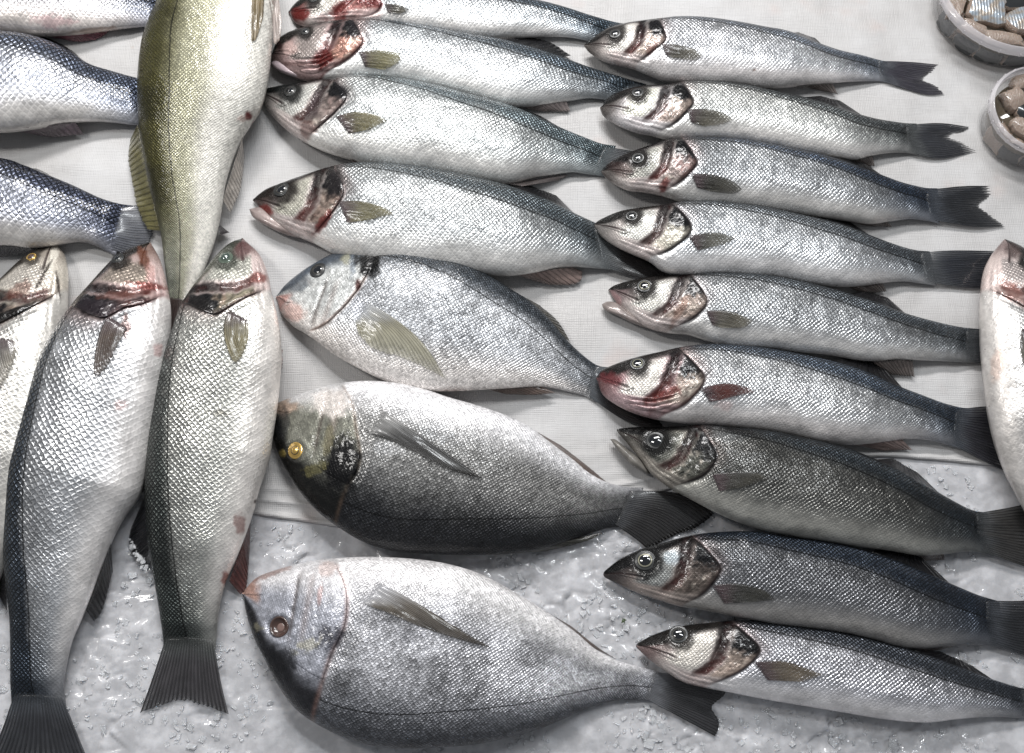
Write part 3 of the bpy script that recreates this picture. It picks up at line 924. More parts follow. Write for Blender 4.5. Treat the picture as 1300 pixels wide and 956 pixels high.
def paint_zander(s, u, v, X, Y):
    q = s.q
    nA = fbm(X / 30, Y / 30, s.seed, 4) - .5
    nB = fbm(X / 5, Y / 5, s.seed + 9, 3) - .5
    w = sm(.02, .62, v + .22 * nA)
    col = mix(np.array(q["flank"]) + 0 * X[..., None], q["dors"], w)
    band = sm(.1, .5, np.sin((Y + 18 * nA) / 17.0) * .5 + nA)
    col = mix(col, np.array(q["dors"]) * .5, band * sm(.15, .75, v) * .75)
    col = mix(col, q["belly"], 1 - sm(-.55, .05, v + .1 * nA))
    col = mix(col, (.40, .42, .36), .7 * sm(.78, .95, u) * sm(-.6, .6, v))
    col = col * (1 + .25 * nA + .2 * nB)[..., None]
    col = apply_spots(s, col, X, Y)
    scale = .35 + .55 * sm(-.7, -.1, v)
    edge = .5 * sm(-.5, .1, v)
    sk = np.stack([scale, edge, .45 - .2 * (1 - sm(-.6, 0, v)) + 0 * u, .33 + 0 * u], -1)
    ll = (v - np.interp(u, [0, .5, 1], [.5, .42, .1])) * s.row(s.wpx, u) / 2
    ll = np.sign(ll) * np.maximum(np.abs(ll), .8)
    return col, sk, .35 + 0 * u, ll


BLUE = dict(dors=(.105, .135, .175), flank=(.60, .625, .66), belly=(.70, .68, .665))


def bass(view, label, D, V, tail, eye, gill, pect, dfin=None, afin=None, pelv=None, jaw=None, q=None, group="small sea bass in the right-hand row",
         lift=((0, 0), (1, 0)), pitch=4.6, spots=(), ratio=.5, finc=(.125, .112, .09), tailc=(.050, .052, .060), eyekw=None, nu=230, nv=74,
         name="sea_bass", cat="sea bass", pcol=None, jawc=(.30, .255, .24), gk=None, folds=0, tail_i=None, tail_z=2.5, pa=.76):
    Tv = (lambda pts: T(view, pts)) if view else (lambda pts: pts)
    k = view[2] if view else 1.0
    s = Fish(name, label, cat, group, Tv(D), Tv(V), ratio, lift, pitch, nu, nv)
    s.q = {**BLUE, **(q or {})}
    s.paint = paint_bass
    s.set_gill(Tv(gill))
    s.eyep = Tv([eye[:2]])[0] if eye else None
    s.eyer = eye[2] / k if eye else 1
    s.spots = [(*Tv([(a, b)])[0], rx / k, ry / k, an, c, st, rg) for a, b, rx, ry, an, c, st, rg in spots]
    s.relief = relief_bass(s)
    s.body()
    s.gill_cover(**(gk or {}))
    s.upper_jaw()
    for j in range(folds):
        f = np.linspace(0, 1, 34); gg = np.linspace(-1, 1, 7)
        h = .40 + .50 * f - .02 * j
        vc = np.clip(-.86 + .13 * j + (.42 - .05 * j) * f ** 2.2, -.93, .9)
        wd = .060 * np.sqrt(np.clip(1 - ((f - .5) * 2) ** 4, 0, 1))
        U = np.repeat((h * s.ug)[:, None], 7, 1); Wg = np.clip(vc[:, None] + wd[:, None] * gg[None], -.97, .97)
        off = .0004 + .0011 * (1 - gg[None] ** 2) * (wd / .06)[:, None] - .0002 * j
        s.patch("gill_membrane", U, Wg, off, thick=.0006)
    if eye: s.eye(s.eyep, s.eyer, **(eyekw or {}))
    if jaw: s.jaw(Tv(jaw), jawc)
    if pect:
        pts = np.array(Tv(pect)); c = (pts[0] + pts[-1]) / 2
        i = int(np.argmax(np.linalg.norm(pts - c, axis=1)))
        s.fin("pectoral_fin", pts, i, max(i, len(pts) - 2), pcol or finc, alpha=pa, rays=13, hover=2.0, tipclear=.28, root=.02, rootcol=(.075, .05, .055),
              tipcol=None if pcol else (finc[0] * 1.5, finc[1] * 1.5, finc[2] * 1.35))
    if tail:
        pts = np.array(Tv(tail))
        n = len(pts)
        i1, i2 = tail_i if tail_i else (2, n - 3)
        # start a little inside the tail root
        c = s.D[-1] * .5 + s.V[-1] * .5
        b = s.D[-22] * .5 + s.V[-22] * .5
        pts[0] = s.D[-15] * .93 + s.V[-15] * .07; pts[-1] = s.V[-15] * .93 + s.D[-15] * .07
        s.fin("tail_fin", pts, i1, i2, tailc, alpha=1.0, rays=20, outer_z=tail_z, tipclear=.22, ragged=3.0, ripple=.3, root=.30, rootcol=np.array(s.q['dors']) * .35 + .045, base_drop=-.5)
    for nm, f, c in (("dorsal_fin", dfin, (.020, .020, .023)), ("anal_fin", afin, (.14, .115, .105)), ("pelvic_fin", pelv, (.42, .33, .30))):
        if f:
            col = c
            if isinstance(f, dict): f, col = f["p"], f["c"]
            pts = np.array(Tv(f))
            s.fin(nm, pts, 1, len(pts) - 2, col, alpha=1.1 if nm == "dorsal_fin" else .85, rays=10, outer_z=5.0 if nm != "pelvic_fin" else 7.0, ragged=1.2, base_drop=1.0)
    return s


# -- right-hand row, from the far end to the near end
VR1 = (730, 0, 2.6); VR2 = (750, 80, 2.6); k5 = 1300 / 550.0
VR3 = (750, 160, k5); VR4 = (740, 240, k5); VR5 = (750, 330, k5); VR6 = (740, 420, 1300 / 560.0); VR7 = (750, 520, k5); VR8 = (750, 650, k5)
LH = ((0, 9), (.16, 9), (.36, 0), (1, 0))
RED = (.33, .05, .04); PINK = (.50, .30, .28); BLK = (.010, .010, .012)

bass(VR1, "silver sea bass farthest in the right row, forked tail beside the large tub",
     [(33, 146), (60, 125), (100, 100), (160, 82), (200, 75), (280, 66), (350, 60), (430, 63), (520, 75), (620, 93), (700, 108), (800, 145), (870, 167), (940, 182), (1000, 197), (1030, 203)],
     [(33, 156), (50, 175), (90, 199), (140, 214), (190, 224), (250, 247), (310, 268), (400, 272), (480, 274), (560, 279), (650, 287), (700, 286), (780, 277), (850, 273), (920, 269), (1000, 268), (1040, 275)],
     [(1030, 203), (1100, 204), (1200, 213), (1180, 238), (1150, 263), (1190, 280), (1224, 310), (1150, 310), (1040, 275)],
     (133, 112, 22), [(278, 68), (303, 125), (290, 140), (262, 160), (195, 218)],
     [(285, 145), (340, 148), (400, 165), (424, 188), (390, 200), (330, 192), (300, 180)],
     [(690, 110), (740, 106), (790, 123), (818, 150)], [(720, 284), (790, 294), (868, 312), (850, 276)],
     q=dict(dors=(.16, .19, .235), flank=(.66, .67, .69), belly=(.72, .68, .665), blood=.35, cheek=(.78, .74, .66)), lift=LH, pitch=4.5,
     tailc=(.06, .055, .075), spots=[(592, 230, 8, 6, 0, (.4, .2, .14), .6, .5), (255, 160, 30, 14, -50, (.35, .12, .09), .5, .5)])
bass(VR2, "white-jawed sea bass second from the far end of the right row",
     [(40, 140), (50, 120), (90, 98), (160, 80), (240, 76), (300, 66), (360, 62), (440, 66), (520, 77), (600, 95), (680, 112), (760, 132), (860, 165), (940, 185), (1020, 197), (1075, 200)],
     [(32, 155), (45, 178), (90, 205), (150, 228), (200, 237), (260, 252), (340, 252), (420, 250), (500, 258), (600, 272), (680, 290), (760, 303), (830, 313), (880, 318), (930, 305), (1000, 296), (1050, 298), (1080, 305)],
     [(1075, 200), (1150, 198), (1257, 212), (1230, 230), (1197, 245), (1240, 268), (1279, 293), (1150, 314), (1080, 305)],
     (155, 97, 22), [(300, 68), (340, 128), (320, 152), (280, 195), (215, 230)],
     [(318, 152), (380, 152), (440, 165), (470, 190), (430, 205), (380, 210), (332, 195)],
     [(690, 114), (760, 108), (820, 122), (895, 172)], [(840, 312), (900, 338), (938, 342), (930, 306)],
     q=dict(dors=(.13, .145, .15), flank=(.66, .67, .65), belly=(.74, .71, .68), blood=.15, edge=.85, cheek=(.72, .71, .54), throat=(.74, .70, .70)), lift=LH, pitch=4.7, tailc=(.045, .048, .058))
bass(VR3, "dark blue-backed small sea bass third in the right row, its fork-tail beside the small tub",
     [(37, 128), (60, 108), (110, 83), (170, 62), (240, 42), (310, 37), (400, 38), (480, 45), (570, 62), (660, 80), (740, 103), (820, 130), (880, 152), (940, 172), (1000, 185), (1040, 187)],
     [(36, 145), (60, 168), (110, 192), (160, 198), (215, 208), (280, 227), (350, 236), (420, 238), (500, 244), (600, 258), (680, 270), (760, 282), (840, 292), (900, 286), (960, 279), (1010, 285), (1045, 293)],
     [(1040, 187), (1120, 180), (1212, 180), (1198, 210), (1168, 238), (1200, 265), (1246, 302), (1150, 302), (1045, 293)],
     (143, 97, 21), [(275, 42), (320, 108), (300, 138), (270, 165), (210, 205)],
     [(300, 142), (360, 145), (420, 162), (455, 190), (430, 205), (370, 198), (320, 185)],
     [(690, 88), (740, 80), (800, 97), (885, 155)], [(760, 282), (830, 300), (905, 304), (890, 286)],
     q=dict(dors=(.055, .080, .125), flank=(.46, .475, .49), belly=(.60, .58, .555), blood=.5, edge=.6, cheek=(.45, .45, .38), operc=(.35, .28, .26), headtop=(.04, .03, .03)), lift=LH, pitch=4.9, tailc=(.028, .031, .038),
     finc=(.07, .065, .055), spots=[(222, 175, 26, 12, -65, RED, .8, .5), (90, 130, 50, 22, 20, (.10, .06, .055), .6, .4)])
bass(VR4, "silver sea bass fourth in the right row, plain dark tail touching the white-bellied fish",
     [(40, 100), (60, 88), (110, 68), (170, 58), (240, 50), (300, 40), (380, 37), (460, 45), (540, 55), (620, 72), (700, 90), (780, 110), (860, 140), (930, 165), (990, 182), (1040, 187)],
     [(40, 120), (55, 142), (90, 167), (140, 192), (200, 217), (250, 250), (330, 257), (420, 255), (500, 260), (580, 264), (660, 278), (740, 290), (820, 292), (900, 282), (960, 277), (1010, 283), (1060, 290)],
     [(1040, 187), (1120, 184), (1290, 188), (1270, 215), (1240, 240), (1270, 270), (1300, 300), (1160, 296), (1060, 290)],
     (147, 80, 20), [(270, 48), (326, 105), (318, 135), (290, 160), (190, 208)],
     [(315, 140), (400, 130), (460, 148), (430, 165), (380, 175), (345, 183)],
     [(690, 88), (750, 80), (800, 97), (860, 138)], [(790, 292), (850, 315), (912, 308), (900, 284)],
     q=dict(dors=(.15, .17, .19), flank=(.64, .66, .68), belly=(.70, .68, .67), blood=.05, edge=.6, cheek=(.72, .72, .64), snout=(.40, .37, .35), operc=(.5, .47, .40)), lift=LH, pitch=4.8, tailc=(.032, .036, .048),
     finc=(.12, .115, .10))
bass(VR5, "sea bass fifth in the right row with gaping mouth and yellow-ringed eye",
     [(54, 88), (75, 75), (130, 60), (200, 50), (270, 44), (340, 40), (420, 40), (520, 46), (600, 60), (700, 82), (780, 105), (860, 130), (940, 160), (1020, 182), (1100, 200), (1165, 207)],
     [(56, 96), (80, 132), (105, 158), (135, 182), (180, 207), (240, 220), (290, 224), (350, 242), (430, 260), (520, 264), (620, 275), (720, 285), (800, 300), (860, 303), (920, 298), (1000, 302), (1080, 305), (1165, 310)],
     [(1165, 207), (1220, 205), (1290, 208), (1270, 240), (1250, 262), (1270, 290), (1290, 325), (1230, 320), (1165, 310)],
     (160, 78, 25), [(300, 50), (352, 120), (340, 145), (300, 180), (225, 215)],
     [(345, 152), (420, 155), (488, 182), (460, 205), (400, 205), (365, 195)],
     [(770, 104), (830, 90), (890, 112), (948, 164)], [(840, 302), (900, 345), (972, 352), (965, 300)],
     jaw=[(33, 133), (50, 125), (75, 128), (110, 150), (160, 182), (182, 207), (130, 192), (80, 168), (42, 150)],
     eyekw=dict(ring=RING_PALE),
     q=dict(dors=(.13, .15, .17), flank=(.50, .515, .53), belly=(.66, .64, .62), blood=.12, edge=.75, snout=(.34, .25, .25), cheek=(.64, .63, .55)), pitch=5.0, tailc=(.04, .042, .05),
     spots=[(75, 115, 26, 14, 55, (.42, .26, .26), .7, .3), (265, 155, 60, 14, -60, (.32, .14, .09), .5, .5)])
bass(VR6, "sea bass with the red pectoral fin and bloody mouth, sixth in the right row",
     [(44, 132), (60, 114), (110, 93), (170, 75), (230, 62), (300, 47), (380, 40), (460, 43), (560, 55), (650, 72), (740, 92), (830, 120), (920, 160), (1000, 190), (1060, 212), (1110, 225), (1140, 228)],
     [(44, 152), (60, 190), (110, 225), (170, 250), (230, 264), (300, 274), (380, 279), (450, 285), (540, 293), (620, 308), (700, 326), (780, 336), (840, 333), (900, 326), (960, 319), (1020, 323), (1070, 335), (1120, 350)],
     [(1140, 228), (1190, 222), (1262, 215), (1250, 260), (1222, 310), (1240, 350), (1262, 420), (1190, 388), (1120, 350)],
     (160, 97, 24), [(290, 60), (362, 135), (345, 170), (300, 220), (215, 258)],
     [(345, 168), (420, 155), (480, 165), (508, 182), (440, 195), (375, 210)],
     [(735, 92), (800, 74), (870, 88), (942, 168)], dict(p=[(770, 333), (890, 354), (972, 352), (940, 320)], c=(.30, .22, .20)),
     eyekw=dict(ring=RING_PALE),
     q=dict(dors=(.09, .12, .165), flank=(.60, .61, .62), belly=(.70, .66, .64), blood=.8, edge=.6, snout=(.34, .17, .17), cheek=(.80, .76, .66), throat=(.52, .38, .39)), lift=LH, pitch=5.0,
     tailc=(.045, .045, .055), pcol=(.17, .035, .025), folds=3,
     spots=[(80, 140, 36, 20, 10, (.36, .07, .08), .75, .5), (240, 190, 60, 20, -25, RED, .75, .6), (420, 220, 30, 20, 0, (.6, .4, .38), .35, .5)])
bass(VR7, "dark grey sea bass, seventh in the right row, jaw agape with a round black eye",
     [(82, 58), (130, 53), (200, 52), (270, 50), (350, 47), (430, 55), (500, 60), (560, 68), (640, 85), (740, 108), (830, 140), (920, 180), (1000, 225), (1080, 270), (1140, 300), (1190, 310)],
     [(84, 72), (115, 108), (150, 150), (185, 197), (240, 237), (300, 270), (370, 307), (440, 337), (520, 362), (620, 382), (720, 397), (820, 414), (900, 424), (980, 437), (1060, 434), (1120, 427), (1170, 430), (1210, 440)],
     [(1190, 310), (1250, 295), (1345, 275), (1330, 330), (1310, 375), (1330, 420), (1370, 490), (1300, 470), (1210, 440)],
     (195, 92, 30), [(330, 60), (384, 138), (365, 165), (335, 200), (235, 230)],
     [(365, 195), (430, 188), (500, 190), (535, 208), (470, 230), (385, 245)],
     [(850, 150), (910, 146), (980, 188), (1058, 262)], [(980, 435), (1010, 455), (1062, 453), (1060, 433)],
     jaw=[(58, 88), (75, 90), (110, 118), (150, 150), (178, 195), (125, 168), (82, 124)],
     q=dict(dors=(.055, .070, .085), flank=(.19, .19, .18), belly=(.46, .45, .41), blood=.05, edge=.5, headtop=(.025, .025, .025), cheek=(.24, .25, .20), operc=(.12, .12, .10), snout=(.16, .15, .135), throat=(.36, .33, .29)),
     lift=((0, 3), (.1, 4), (.3, 4), (.42, 0), (1, 0)), pitch=5.0, tailc=(.05, .048, .046), finc=(.06, .055, .045), jawc=(.22, .205, .185), eyekw=dict(pr=.7, ring=IRIS_DARK),
     spots=[(395, 80, 60, 26, 10, (.42, .43, .43), .5, .7), (355, 130, 30, 36, 0, BLK, .7, .5), (450, 66, 60, 10, 8, BLK, .8, .4)])
bass(VR8, "bluish sea bass on bare ice, second from the near end of the right row",
     [(44, 175), (90, 140), (150, 112), (210, 95), (260, 80), (330, 65), (420, 58), (500, 60), (600, 75), (700, 88), (800, 110), (900, 140), (1000, 180), (1080, 215), (1160, 248), (1225, 268)],
     [(44, 197), (90, 221), (150, 247), (200, 264), (260, 282), (320, 292), (400, 307), (480, 322), (560, 337), (660, 348), (760, 362), (850, 382), (920, 402), (1000, 410), (1080, 402), (1160, 398), (1230, 405)],
     [(1225, 268), (1300, 266), (1410, 250), (1390, 300), (1360, 340), (1390, 390), (1420, 450), (1300, 428), (1230, 405)],
     (165, 145, 32), [(310, 78), (396, 168), (372, 205), (330, 250), (262, 282)],
     [(365, 220), (440, 215), (520, 235), (555, 265), (500, 270), (400, 275)],
     [(840, 118), (910, 106), (990, 134), (1075, 212)], [(960, 406), (1020, 420), (1090, 406), (1080, 400)],
     q=dict(dors=(.060, .080, .115), flank=(.25, .255, .27), belly=(.44, .42, .40), blood=.15, edge=.6, headtop=(.025, .025, .027), cheek=(.34, .37, .36), operc=(.19, .155, .135), snout=(.12, .10, .10), throat=(.40, .34, .31)),
     lift=((0, 3), (.15, 5), (.35, 2), (.5, 0), (1, 0)), pitch=5.2, tailc=(.03, .032, .038), finc=(.05, .048, .042), eyekw=dict(pr=.62, ring=RING_PALE),
     spots=[(243, 135, 26, 26, 0, (.50, .56, .60), .7, .3)])
bass(VR8, "silver sea bass nearest the camera in the right row, cream cheek, blood-dark gill",
     [(141, 394), (180, 372), (240, 350), (300, 338), (380, 330), (440, 325), (520, 330), (620, 342), (720, 355), (820, 375), (920, 402), (1020, 432), (1120, 470), (1200, 500), (1280, 525), (1330, 535)],
     [(140, 409), (180, 447), (230, 482), (280, 512), (340, 527), (420, 542), (520, 562), (640, 582), (760, 602), (880, 622), (1000, 632), (1100, 622), (1200, 615), (1330, 620)],
     [(1330, 535), (1390, 532), (1480, 520), (1460, 555), (1430, 585), (1460, 620), (1490, 660), (1400, 640), (1330, 620)],
     (265, 368, 28), [(420, 332), (512, 408), (492, 440), (450, 480), (345, 522)],
     [(490, 450), (580, 448), (650, 470), (700, 490), (640, 510), (530, 505)],
     [(970, 416), (1050, 418), (1130, 452), (1205, 502)], None,
     q=dict(dors=(.10, .115, .14), flank=(.60, .60, .635), belly=(.68, .66, .66), blood=.3, edge=.7, cheek=(.82, .75, .64), snout=(.36, .26, .25), operc=(.50, .40, .34)),
     lift=((0, 5), (.12, 5), (.3, 0), (1, 0)), pitch=5.4, finc=(.14, .11, .08))

# -- middle row
VM1 = (340, 0, 2.6); VM2 = (310, 70, 2.5); VM3 = (300, 190, 1300 / 560.0)
GM = "sea bass in the middle row"
bass(VM1, "bloodied sea bass cut by the far edge, farthest in the middle row",
     [(72, 34), (105, 2), (170, -30), (250, -50), (350, -60), (470, -58), (600, -45), (720, -28), (820, -10), (900, 5), (980, 25), (1060, 50), (1120, 67), (1170, 78)],
     [(74, 50), (90, 75), (130, 88), (190, 87), (260, 78), (330, 78), (430, 88), (530, 100), (620, 115), (700, 124), (780, 126), (860, 121), (930, 119), (1000, 123), (1060, 135), (1110, 145)],
     [(1170, 78), (1220, 80), (1290, 85), (1270, 110), (1250, 125), (1270, 150), (1290, 175), (1200, 165), (1110, 145)],
     (150, -4, 18), [(330, -52), (378, 10), (360, 40), (310, 62), (235, 80)], [(385, 12), (430, 15), (470, 32), (440, 45), (395, 40)],
     None, None, group=GM, pitch=5.0,
     q=dict(dors=(.12, .16, .20), flank=(.62, .65, .67), belly=(.72, .70, .68), blood=1.0, snout=(.40, .16, .15), cheek=(.60, .56, .48), operc=(.5, .22, .2), red=(.36, .035, .03)),
     spots=[(108, 45, 34, 22, 10, (.40, .035, .03), .9, .4), (235, 45, 30, 46, 15, (.36, .05, .04), .8, .5), (335, 5, 46, 20, 0, (.25, .03, .03), .9, .4), (330, 45, 60, 16, 0, (.7, .5, .48), .6, .4)])
bass(VM1, "sea bass with mangled pink mouth and blood-red gill, second in the middle row",
     [(22, 165), (32, 136), (60, 115), (110, 97), (170, 85), (230, 73), (300, 67), (380, 68), (460, 80), (560, 95), (660, 115), (760, 132), (850, 155), (950, 185), (1050, 220), (1130, 245), (1200, 265), (1250, 278)],
     [(12, 205), (40, 235), (90, 255), (150, 268), (200, 264), (250, 262), (330, 262), (420, 268), (500, 280), (600, 302), (700, 330), (780, 347), (850, 349), (930, 341), (1000, 331), (1060, 323), (1120, 330), (1150, 335)],
     [(1250, 278), (1300, 290), (1390, 300), (1370, 325), (1340, 345), (1360, 370), (1380, 395), (1250, 365), (1150, 335)],
     (122, 103, 18), [(285, 72), (318, 138), (300, 160), (262, 195), (170, 264)],
     [(300, 172), (360, 165), (438, 175), (435, 205), (390, 230), (320, 220)],
     [(770, 134), (850, 118), (930, 138), (1002, 182), (960, 190)], dict(p=[(810, 346), (900, 368), (1000, 370), (985, 332)], c=(.30, .25, .24)), group=GM, pitch=5.2,
     q=dict(dors=(.12, .155, .19), flank=(.64, .665, .68), belly=(.74, .73, .71), blood=1.0, snout=(.40, .28, .26), cheek=(.40, .34, .30), operc=(.50, .27, .21), throat=(.52, .37, .36), red=(.26, .03, .025)),
     finc=(.20, .18, .09), gk=dict(lip=1.8), folds=4, jaw=[(9, 207), (30, 198), (70, 206), (120, 216), (168, 238), (150, 256), (100, 258), (50, 242), (22, 226)], jawc=(.46, .38, .40),
     spots=[(40, 150, 20, 12, 60, (.14, .06, .06), .8, .4), (70, 160, 36, 24, 0, (.66, .48, .44), .6, .5), (185, 195, 40, 30, -50, (.28, .02, .015), .95, .5), (110, 215, 80, 8, 5, (.20, .10, .09), .6, .4), (285, 100, 20, 32, 0, (.03, .025, .03), .85, .3)])
bass(VM2, "green-tinted silver sea bass with brown folded gill, third in the middle row",
     [(48, 115), (90, 103), (150, 95), (210, 88), (270, 80), (340, 70), (420, 68), (500, 78), (600, 98), (700, 125), (800, 150), (900, 185), (1000, 230), (1070, 258), (1130, 280), (1180, 288)],
     [(47, 128), (70, 170), (110, 215), (150, 250), (190, 274), (250, 302), (320, 324), (400, 344), (480, 355), (600, 370), (700, 388), (780, 402), (850, 404), (920, 387), (980, 379), (1040, 371), (1090, 378), (1140, 385)],
     [(1180, 288), (1220, 302), (1320, 322), (1300, 350), (1275, 375), (1300, 405), (1320, 440), (1220, 412), (1140, 385)],
     (145, 113, 25), [(285, 82), (330, 130), (315, 152), (270, 195), (195, 274)],
     [(290, 195), (350, 180), (420, 190), (455, 210), (400, 235), (330, 248)],
     [(800, 152), (860, 163), (940, 192), (1030, 246)], dict(p=[(820, 404), (900, 400), (1025, 378), (1000, 396), (880, 416)], c=(.25, .21, .20)), [(325, 322), (380, 333), (400, 346), (345, 338)], group=GM, pitch=5.4,
     q=dict(dors=(.17, .215, .235), flank=(.66, .685, .68), belly=(.72, .70, .67), blood=.25, edge=.5, snout=(.36, .33, .31), cheek=(.64, .64, .58), operc=(.42, .34, .31), headtop=(.05, .055, .055)), finc=(.17, .145, .065),
     spots=[(225, 160, 22, 75, 25, (.085, .055, .06), .75, .4), (315, 120, 20, 28, 0, (.018, .018, .022), .9, .3), (200, 235, 30, 30, 0, (.40, .20, .17), .5, .5), (395, 125, 50, 12, 10, (.3, .32, .32), .5, .7)])
bass(VM3, "largest sea bass of the middle row, open red mouth, lying just above the sea bream",
     [(52, 145), (90, 117), (150, 95), (210, 75), (270, 57), (330, 45), (400, 42), (480, 46), (560, 55), (660, 75), (760, 98), (850, 125), (930, 155), (1000, 190), (1050, 212), (1080, 225)],
     [(55, 158), (85, 195), (120, 226), (180, 256), (230, 276), (300, 312), (400, 340), (500, 352), (600, 358), (700, 364), (800, 370), (880, 362), (940, 349), (1000, 346), (1060, 350), (1110, 355)],
     [(1080, 225), (1150, 270), (1270, 345), (1275, 360), (1278, 365), (1282, 372), (1285, 385), (1190, 378), (1110, 355)],
     (133, 118, 28), [(285, 60), (322, 112), (312, 140), (280, 185), (222, 262)],
     [(300, 152), (370, 152), (430, 168), (467, 190), (400, 205), (325, 215)],
     [(800, 112), (870, 106), (940, 132), (1000, 192)], dict(p=[(820, 366), (880, 388), (940, 400), (1012, 392), (1020, 358), (990, 346)], c=(.26, .19, .17)), group=GM, pitch=5.6,
     jaw=[(38, 175), (70, 170), (100, 195), (150, 225), (200, 245), (218, 264), (150, 252), (90, 226), (50, 200)], jawc=(.34, .275, .26),
     q=dict(dors=(.15, .18, .20), flank=(.65, .67, .675), belly=(.76, .74, .71), blood=.6, edge=.65, snout=(.20, .14, .13), cheek=(.58, .56, .42), operc=(.40, .30, .25), headtop=(.055, .04, .035)), finc=(.17, .15, .075), tailc=(.035, .030, .030),
     spots=[(88, 178, 26, 18, 40, (.42, .06, .05), .9, .4), (255, 215, 50, 14, -55, (.36, .06, .05), .8, .5), (290, 95, 30, 45, 0, (.045, .038, .04), .8, .4)])

# -- left-hand side
VL2 = (0, 290, 1.65); VL3 = (160, 280, 1.6208)
GL = "large sea bass lying head up on the left"


def c2(z, pts): return [((x - 0) / z[2] + z[0], y / z[2] + z[1]) for x, y in pts]


H1 = (0, 300, 4.7818); H3 = (200, 290, 4.55)
L1 = bass(None, "pale-bellied bass with open jaw cut off by the left edge",
     [(66, 310), (50, 315), (30, 329), (12, 346), (-12, 372), (-35, 410), (-55, 460), (-75, 540), (-85, 620), (-85, 700), (-75, 780), (-70, 840)],
     [(73, 310), (82, 324), (86, 345), (86, 365), (84, 400), (82, 440), (76, 500), (64, 560), (47, 620), (22, 690), (-12, 760), (-35, 840)],
     [(-70, 840), (-85, 880), (-110, 940), (-80, 925), (-50, 915), (-20, 930), (5, 945), (-20, 890), (-35, 840)],
     (40, 326, 7), [(-28, 412), (-5, 412), (24, 397), (52, 383), (84, 366)], c2(H1, [(-60, 600), (-70, 760), (-30, 900), (10, 920), (60, 820), (95, 720), (80, 630)]),
     group=GL, pitch=7.0, ratio=.55,
     q=dict(dors=(.20, .19, .17), flank=(.56, .545, .515), belly=(.62, .595, .555), blood=.4, edge=.15, sc=.5, snout=(.56, .49, .42), cheek=(.62, .55, .46), operc=(.45, .36, .29), throat=(.72, .66, .57), headtop=(.14, .12, .10), vls=.2), finc=(.22, .20, .185),
     eyekw=dict(iris=IRIS_GOLD, ring=SOCKET, pupil=SOCKET, bulge=.2),
     spots=[(15, 398, 40, 6, -24, (.012, .010, .010), .95, .25), (20, 370, 26, 9, -25, (.33, .13, .09), .6, .6), (66, 330, 6, 26, 20, (.70, .66, .58), .8, .4), (54, 352, 2.5, 30, 28, (.08, .06, .05), .8, .3), (74, 362, 2, 22, -8, (.06, .045, .04), .8, .3)])
L2 = bass(VL2, "biggest sea bass on the left, head up, blood-dark gill, blue-black back",
     [(312, 30), (285, 38), (250, 55), (215, 90), (185, 125), (155, 160), (130, 195), (105, 235), (80, 285), (60, 340), (40, 400), (22, 460), (12, 520), (8, 580), (8, 650), (12, 720), (20, 800), (22, 860), (22, 950), (25, 1010)],
     [(318, 34), (335, 65), (348, 110), (357, 160), (357, 220), (350, 280), (335, 360), (320, 440), (305, 510), (290, 560), (262, 600), (240, 640), (215, 700), (190, 770), (170, 820), (150, 870), (135, 950), (140, 1010)],
     [(25, 1010), (0, 1060), (-40, 1140), (20, 1120), (80, 1110), (140, 1125), (200, 1150), (170, 1080), (140, 1010)],
     (246, 64, 15), [(x * 1.65, (y - 290) * 1.65) for x, y in [(94, 388), (117, 402), (136, 404), (150, 391), (178, 386), (209, 374)]],
     [(x * 1.65, (y - 290) * 1.65) for x, y in c2(H1, [(660, 480), (610, 570), (578, 700), (568, 830), (600, 850), (660, 780), (720, 640), (770, 555)])],
     [(10, 690), (-4, 735), (-2, 770), (14, 800)], dict(p=[(232, 660), (236, 720), (215, 800), (198, 825), (180, 800)], c=(.05, .048, .05)),
     dict(p=[(x * 1.65, (y - 290) * 1.65) for x, y in [(197, 440), (208, 445), (209, 470), (200, 505), (192, 500)]], c=(.40, .22, .19)),
     group=GL, pitch=8.2, ratio=.5, lift=((0, 8), (.2, 8), (.4, 0), (1, 0)), nu=300, nv=110,
     q=dict(dors=(.065, .085, .115), flank=(.62, .63, .65), belly=(.74, .71, .69), blood=.75, edge=.62, snout=(.52, .36, .31), cheek=(.36, .29, .20), operc=(.14, .085, .085), throat=(.70, .54, .52), headtop=(.06, .045, .035), red=(.30, .07, .055), vls=-.06, shp=.35),
     pcol=(.115, .075, .055), pa=.8, eyekw=dict(pr=.5, iris=IRIS_DARK),
     spots=[(300, 62, 12, 26, -20, (.36, .11, .05), .8, .4), (316, 95, 12, 26, -10, (.62, .36, .33), .6, .4), (310, 120, 50, 8, 6, (.42, .10, .08), .85, .4),
            (200, 165, 60, 22, 10, (.05, .035, .045), .8, .5), (250, 140, 46, 12, 0, (.42, .17, .13), .5, .6), (262, 205, 14, 26, 0, (.36, .16, .13), .7, .6), (330, 255, 12, 16, 0, (.58, .36, .34), .6, .5), (255, 370, 20, 12, 0, (.62, .38, .36), .4, .6)])
